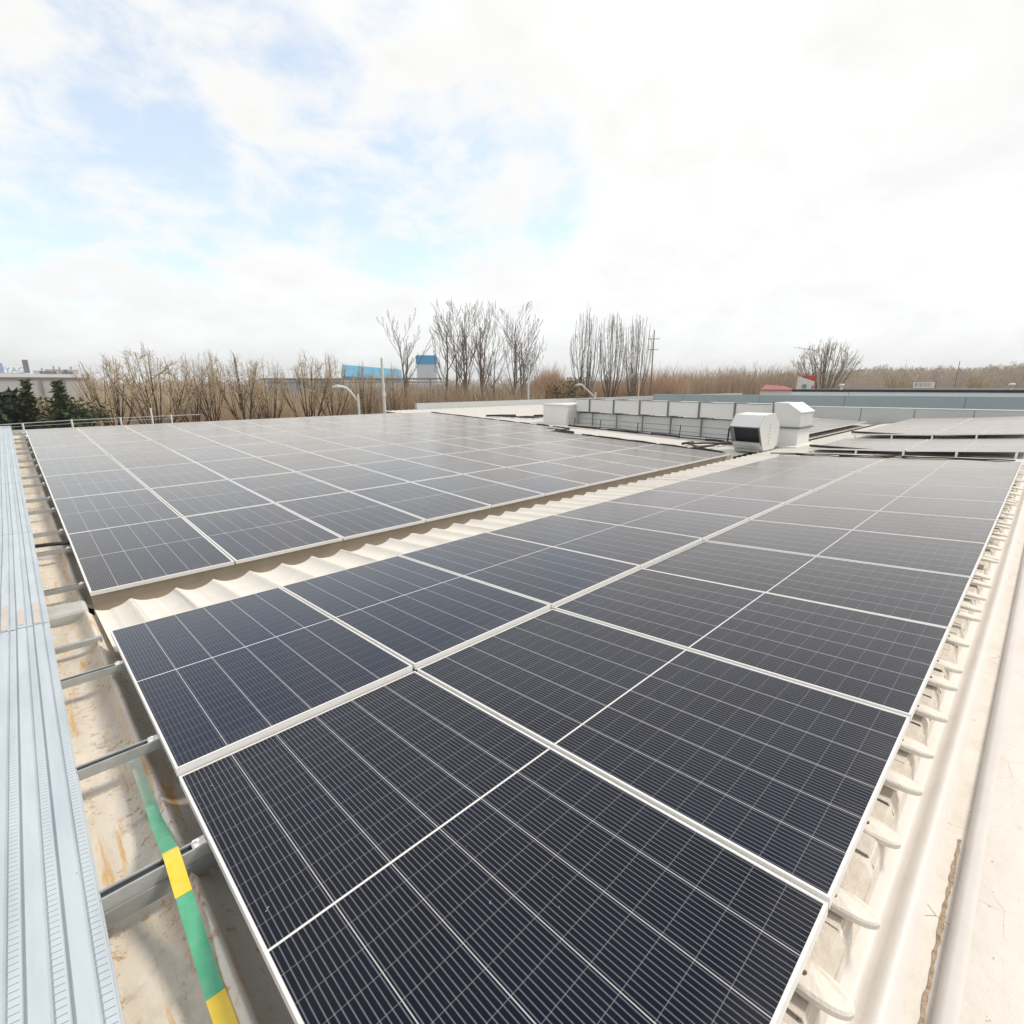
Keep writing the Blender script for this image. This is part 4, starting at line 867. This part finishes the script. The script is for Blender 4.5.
# kiosk with a red pitched roof and red low roof
M_red = mat('red_roof_paint', (.50, .06, .05), .5, .15, .5)
e_, w, h = face_box('white_kiosk', 797, 814.5, 72, -5.2, .95, 3, 'small white gable with a red sloping roof beyond the parapet', 'building', M_pole)
mb = MB(); mb.add([(-w/2, 0, h+.01), (w/2, 0, h+.01), (w/2, 0, h+.75), (-w/2, 0, h+1.38), (-w/2, .3, h+.01), (w/2, .3, h+.01), (w/2, .3, h+.75), (-w/2, .3, h+1.38)], [(0, 1, 2, 3), (7, 6, 5, 4), (0, 4, 5, 1), (1, 5, 6, 2), (2, 6, 7, 3), (3, 7, 4, 0)]); mb.build('gable', M_pole, e_)
mb = MB(); mb.add([(-w/2+.4, .35, h+1.2), (w/2+.12, .35, h+.72), (w/2+.12, .35, h+1.42), (-w/2+.5, .35, h+1.42), (-w/2+.4, 2.6, h+1.2), (w/2+.12, 2.6, h+.72), (w/2+.12, 2.6, h+1.42), (-w/2+.5, 2.6, h+1.42)], [(0, 1, 2, 3), (7, 6, 5, 4), (0, 4, 5, 1), (1, 5, 6, 2), (2, 6, 7, 3), (3, 7, 4, 0)]); mb.box((w/2+.02, .02, h-.6), (w/2+.14, .34, h+.8)); mb.build('roof', M_red, e_)
mb = MB(); mb.tube([(-.1, -.02, h+.18), (-.1, -.06, h+.18)], .27, 16); mb.build('emblem', mat('teal_emblem', (.14, .30, .32), .5), e_)
mb = MB(); mb.add([(.62, -.05, h-.02), (.86, -.05, h-.02), (.80, -.05, h+.4), (.62, -.02, h-.02), (.86, -.02, h-.02), (.80, -.02, h+.4)], [(0, 1, 2), (5, 4, 3), (0, 3, 4, 1), (1, 4, 5, 2), (2, 5, 3, 0)]); mb.build('mark', mat('dark_teal', (.08, .14, .16), .5), e_)
e_, w, h = face_box('red_roofed_shed', 761, 796, 80, -5.2, .55, 8, 'low shed with a dull red sheet roof left of the white kiosk', 'building', M_pole)
mb = MB(); mb.add([(-w/2, -.3, h), (w/2, -.3, h), (w/2-1.2, 4, h+.45), (-w/2+.5, 4, h+.65), (-w/2, -.3, h+.1), (w/2, -.3, h+.1), (w/2-1.2, 4, h+.55), (-w/2+.5, 4, h+.75)], [(0, 3, 2, 1), (4, 5, 6, 7), (0, 1, 5, 4), (1, 2, 6, 5), (2, 3, 7, 6), (3, 0, 4, 7)]); mb.build('roof', mat('dull_red_sheet', (.40, .09, .10), .6, .3, 2), e_)
a = at_d(914, 100); sb = empty('sign_board', (a.x, a.y, -5.2), 'small white sign board with grey marks beyond the black coping', 'sign'); sb.rotation_euler = (0, 0, YAW-math.pi/2)
z0s, z1s = z_at(914, 387.5, 100)+5.2, z_at(914, 382, 100)+5.2
mb = MB(); mb.box((0, 0, z0s-.2), (3.2, .1, z1s)); mb.build('board', M_pole, sb)
mb = MB(); xx = .25
for wd in (.34, .12, .22, .1, .1, .12, .1, .1): mb.box((xx, -.03, z0s+.15), (xx+wd*.6, -.004, z1s-.15)); xx += wd+.16
mb.build('marks', M_jt, sb); mb = MB(); mb.box((3.3, 0, 0), (3.45, .15, z1s+.2)); mb.box((.2, .02, 0), (.3, .09, z0s-.2)); mb.build('post', M_jt, sb)
for x, D, lab in ((840, 46, 'small white roof ventilator on the black coping left of the mast'), (1012, 47, 'small white roof ventilator on the black coping at far right')):
    a = at_d(x, D); v_ = a.y; zt = 1.17+(.86-1.17)*(v_+40)/52.4+.17
    e_ = empty('roof_ventilator', (a.x+.6, a.y, zt), lab, 'ventilator', 'white ventilators on the far roof'); mb = MB(); mb.tube([(0, 0, -.02), (0, 0, .22)], .09, 8); mb.build('stem', M_pole, e_); mb = MB(); mb.tube([(0, 0, .2), (0, 0, .28), (.0, .06, .36), (0, .06, .42)], [.12, .19, .16, .05], 10); mb.build('cap', M_pole, e_)

# ---------------------------------------------------------------- haze
mb = MB(); mb.box((-900, -900, -6.8), (1700, 1700, 45))
hm = bpy.data.materials.new('haze_air'); hm.use_nodes = True; nt = hm.node_tree; nt.nodes.clear(); o_ = nt.nodes.new('ShaderNodeOutputMaterial'); pv = nt.nodes.new('ShaderNodeVolumePrincipled')
pv.inputs['Color'].default_value = (.93, .95, .97, 1); pv.inputs['Density'].default_value = .0005; pv.inputs['Anisotropy'].default_value = .2; nt.links.new(pv.outputs[0], o_.inputs['Volume'])
tag(mb.build('haze', hm), 'pale thin haze filling the air', 'haze', kind='stuff')
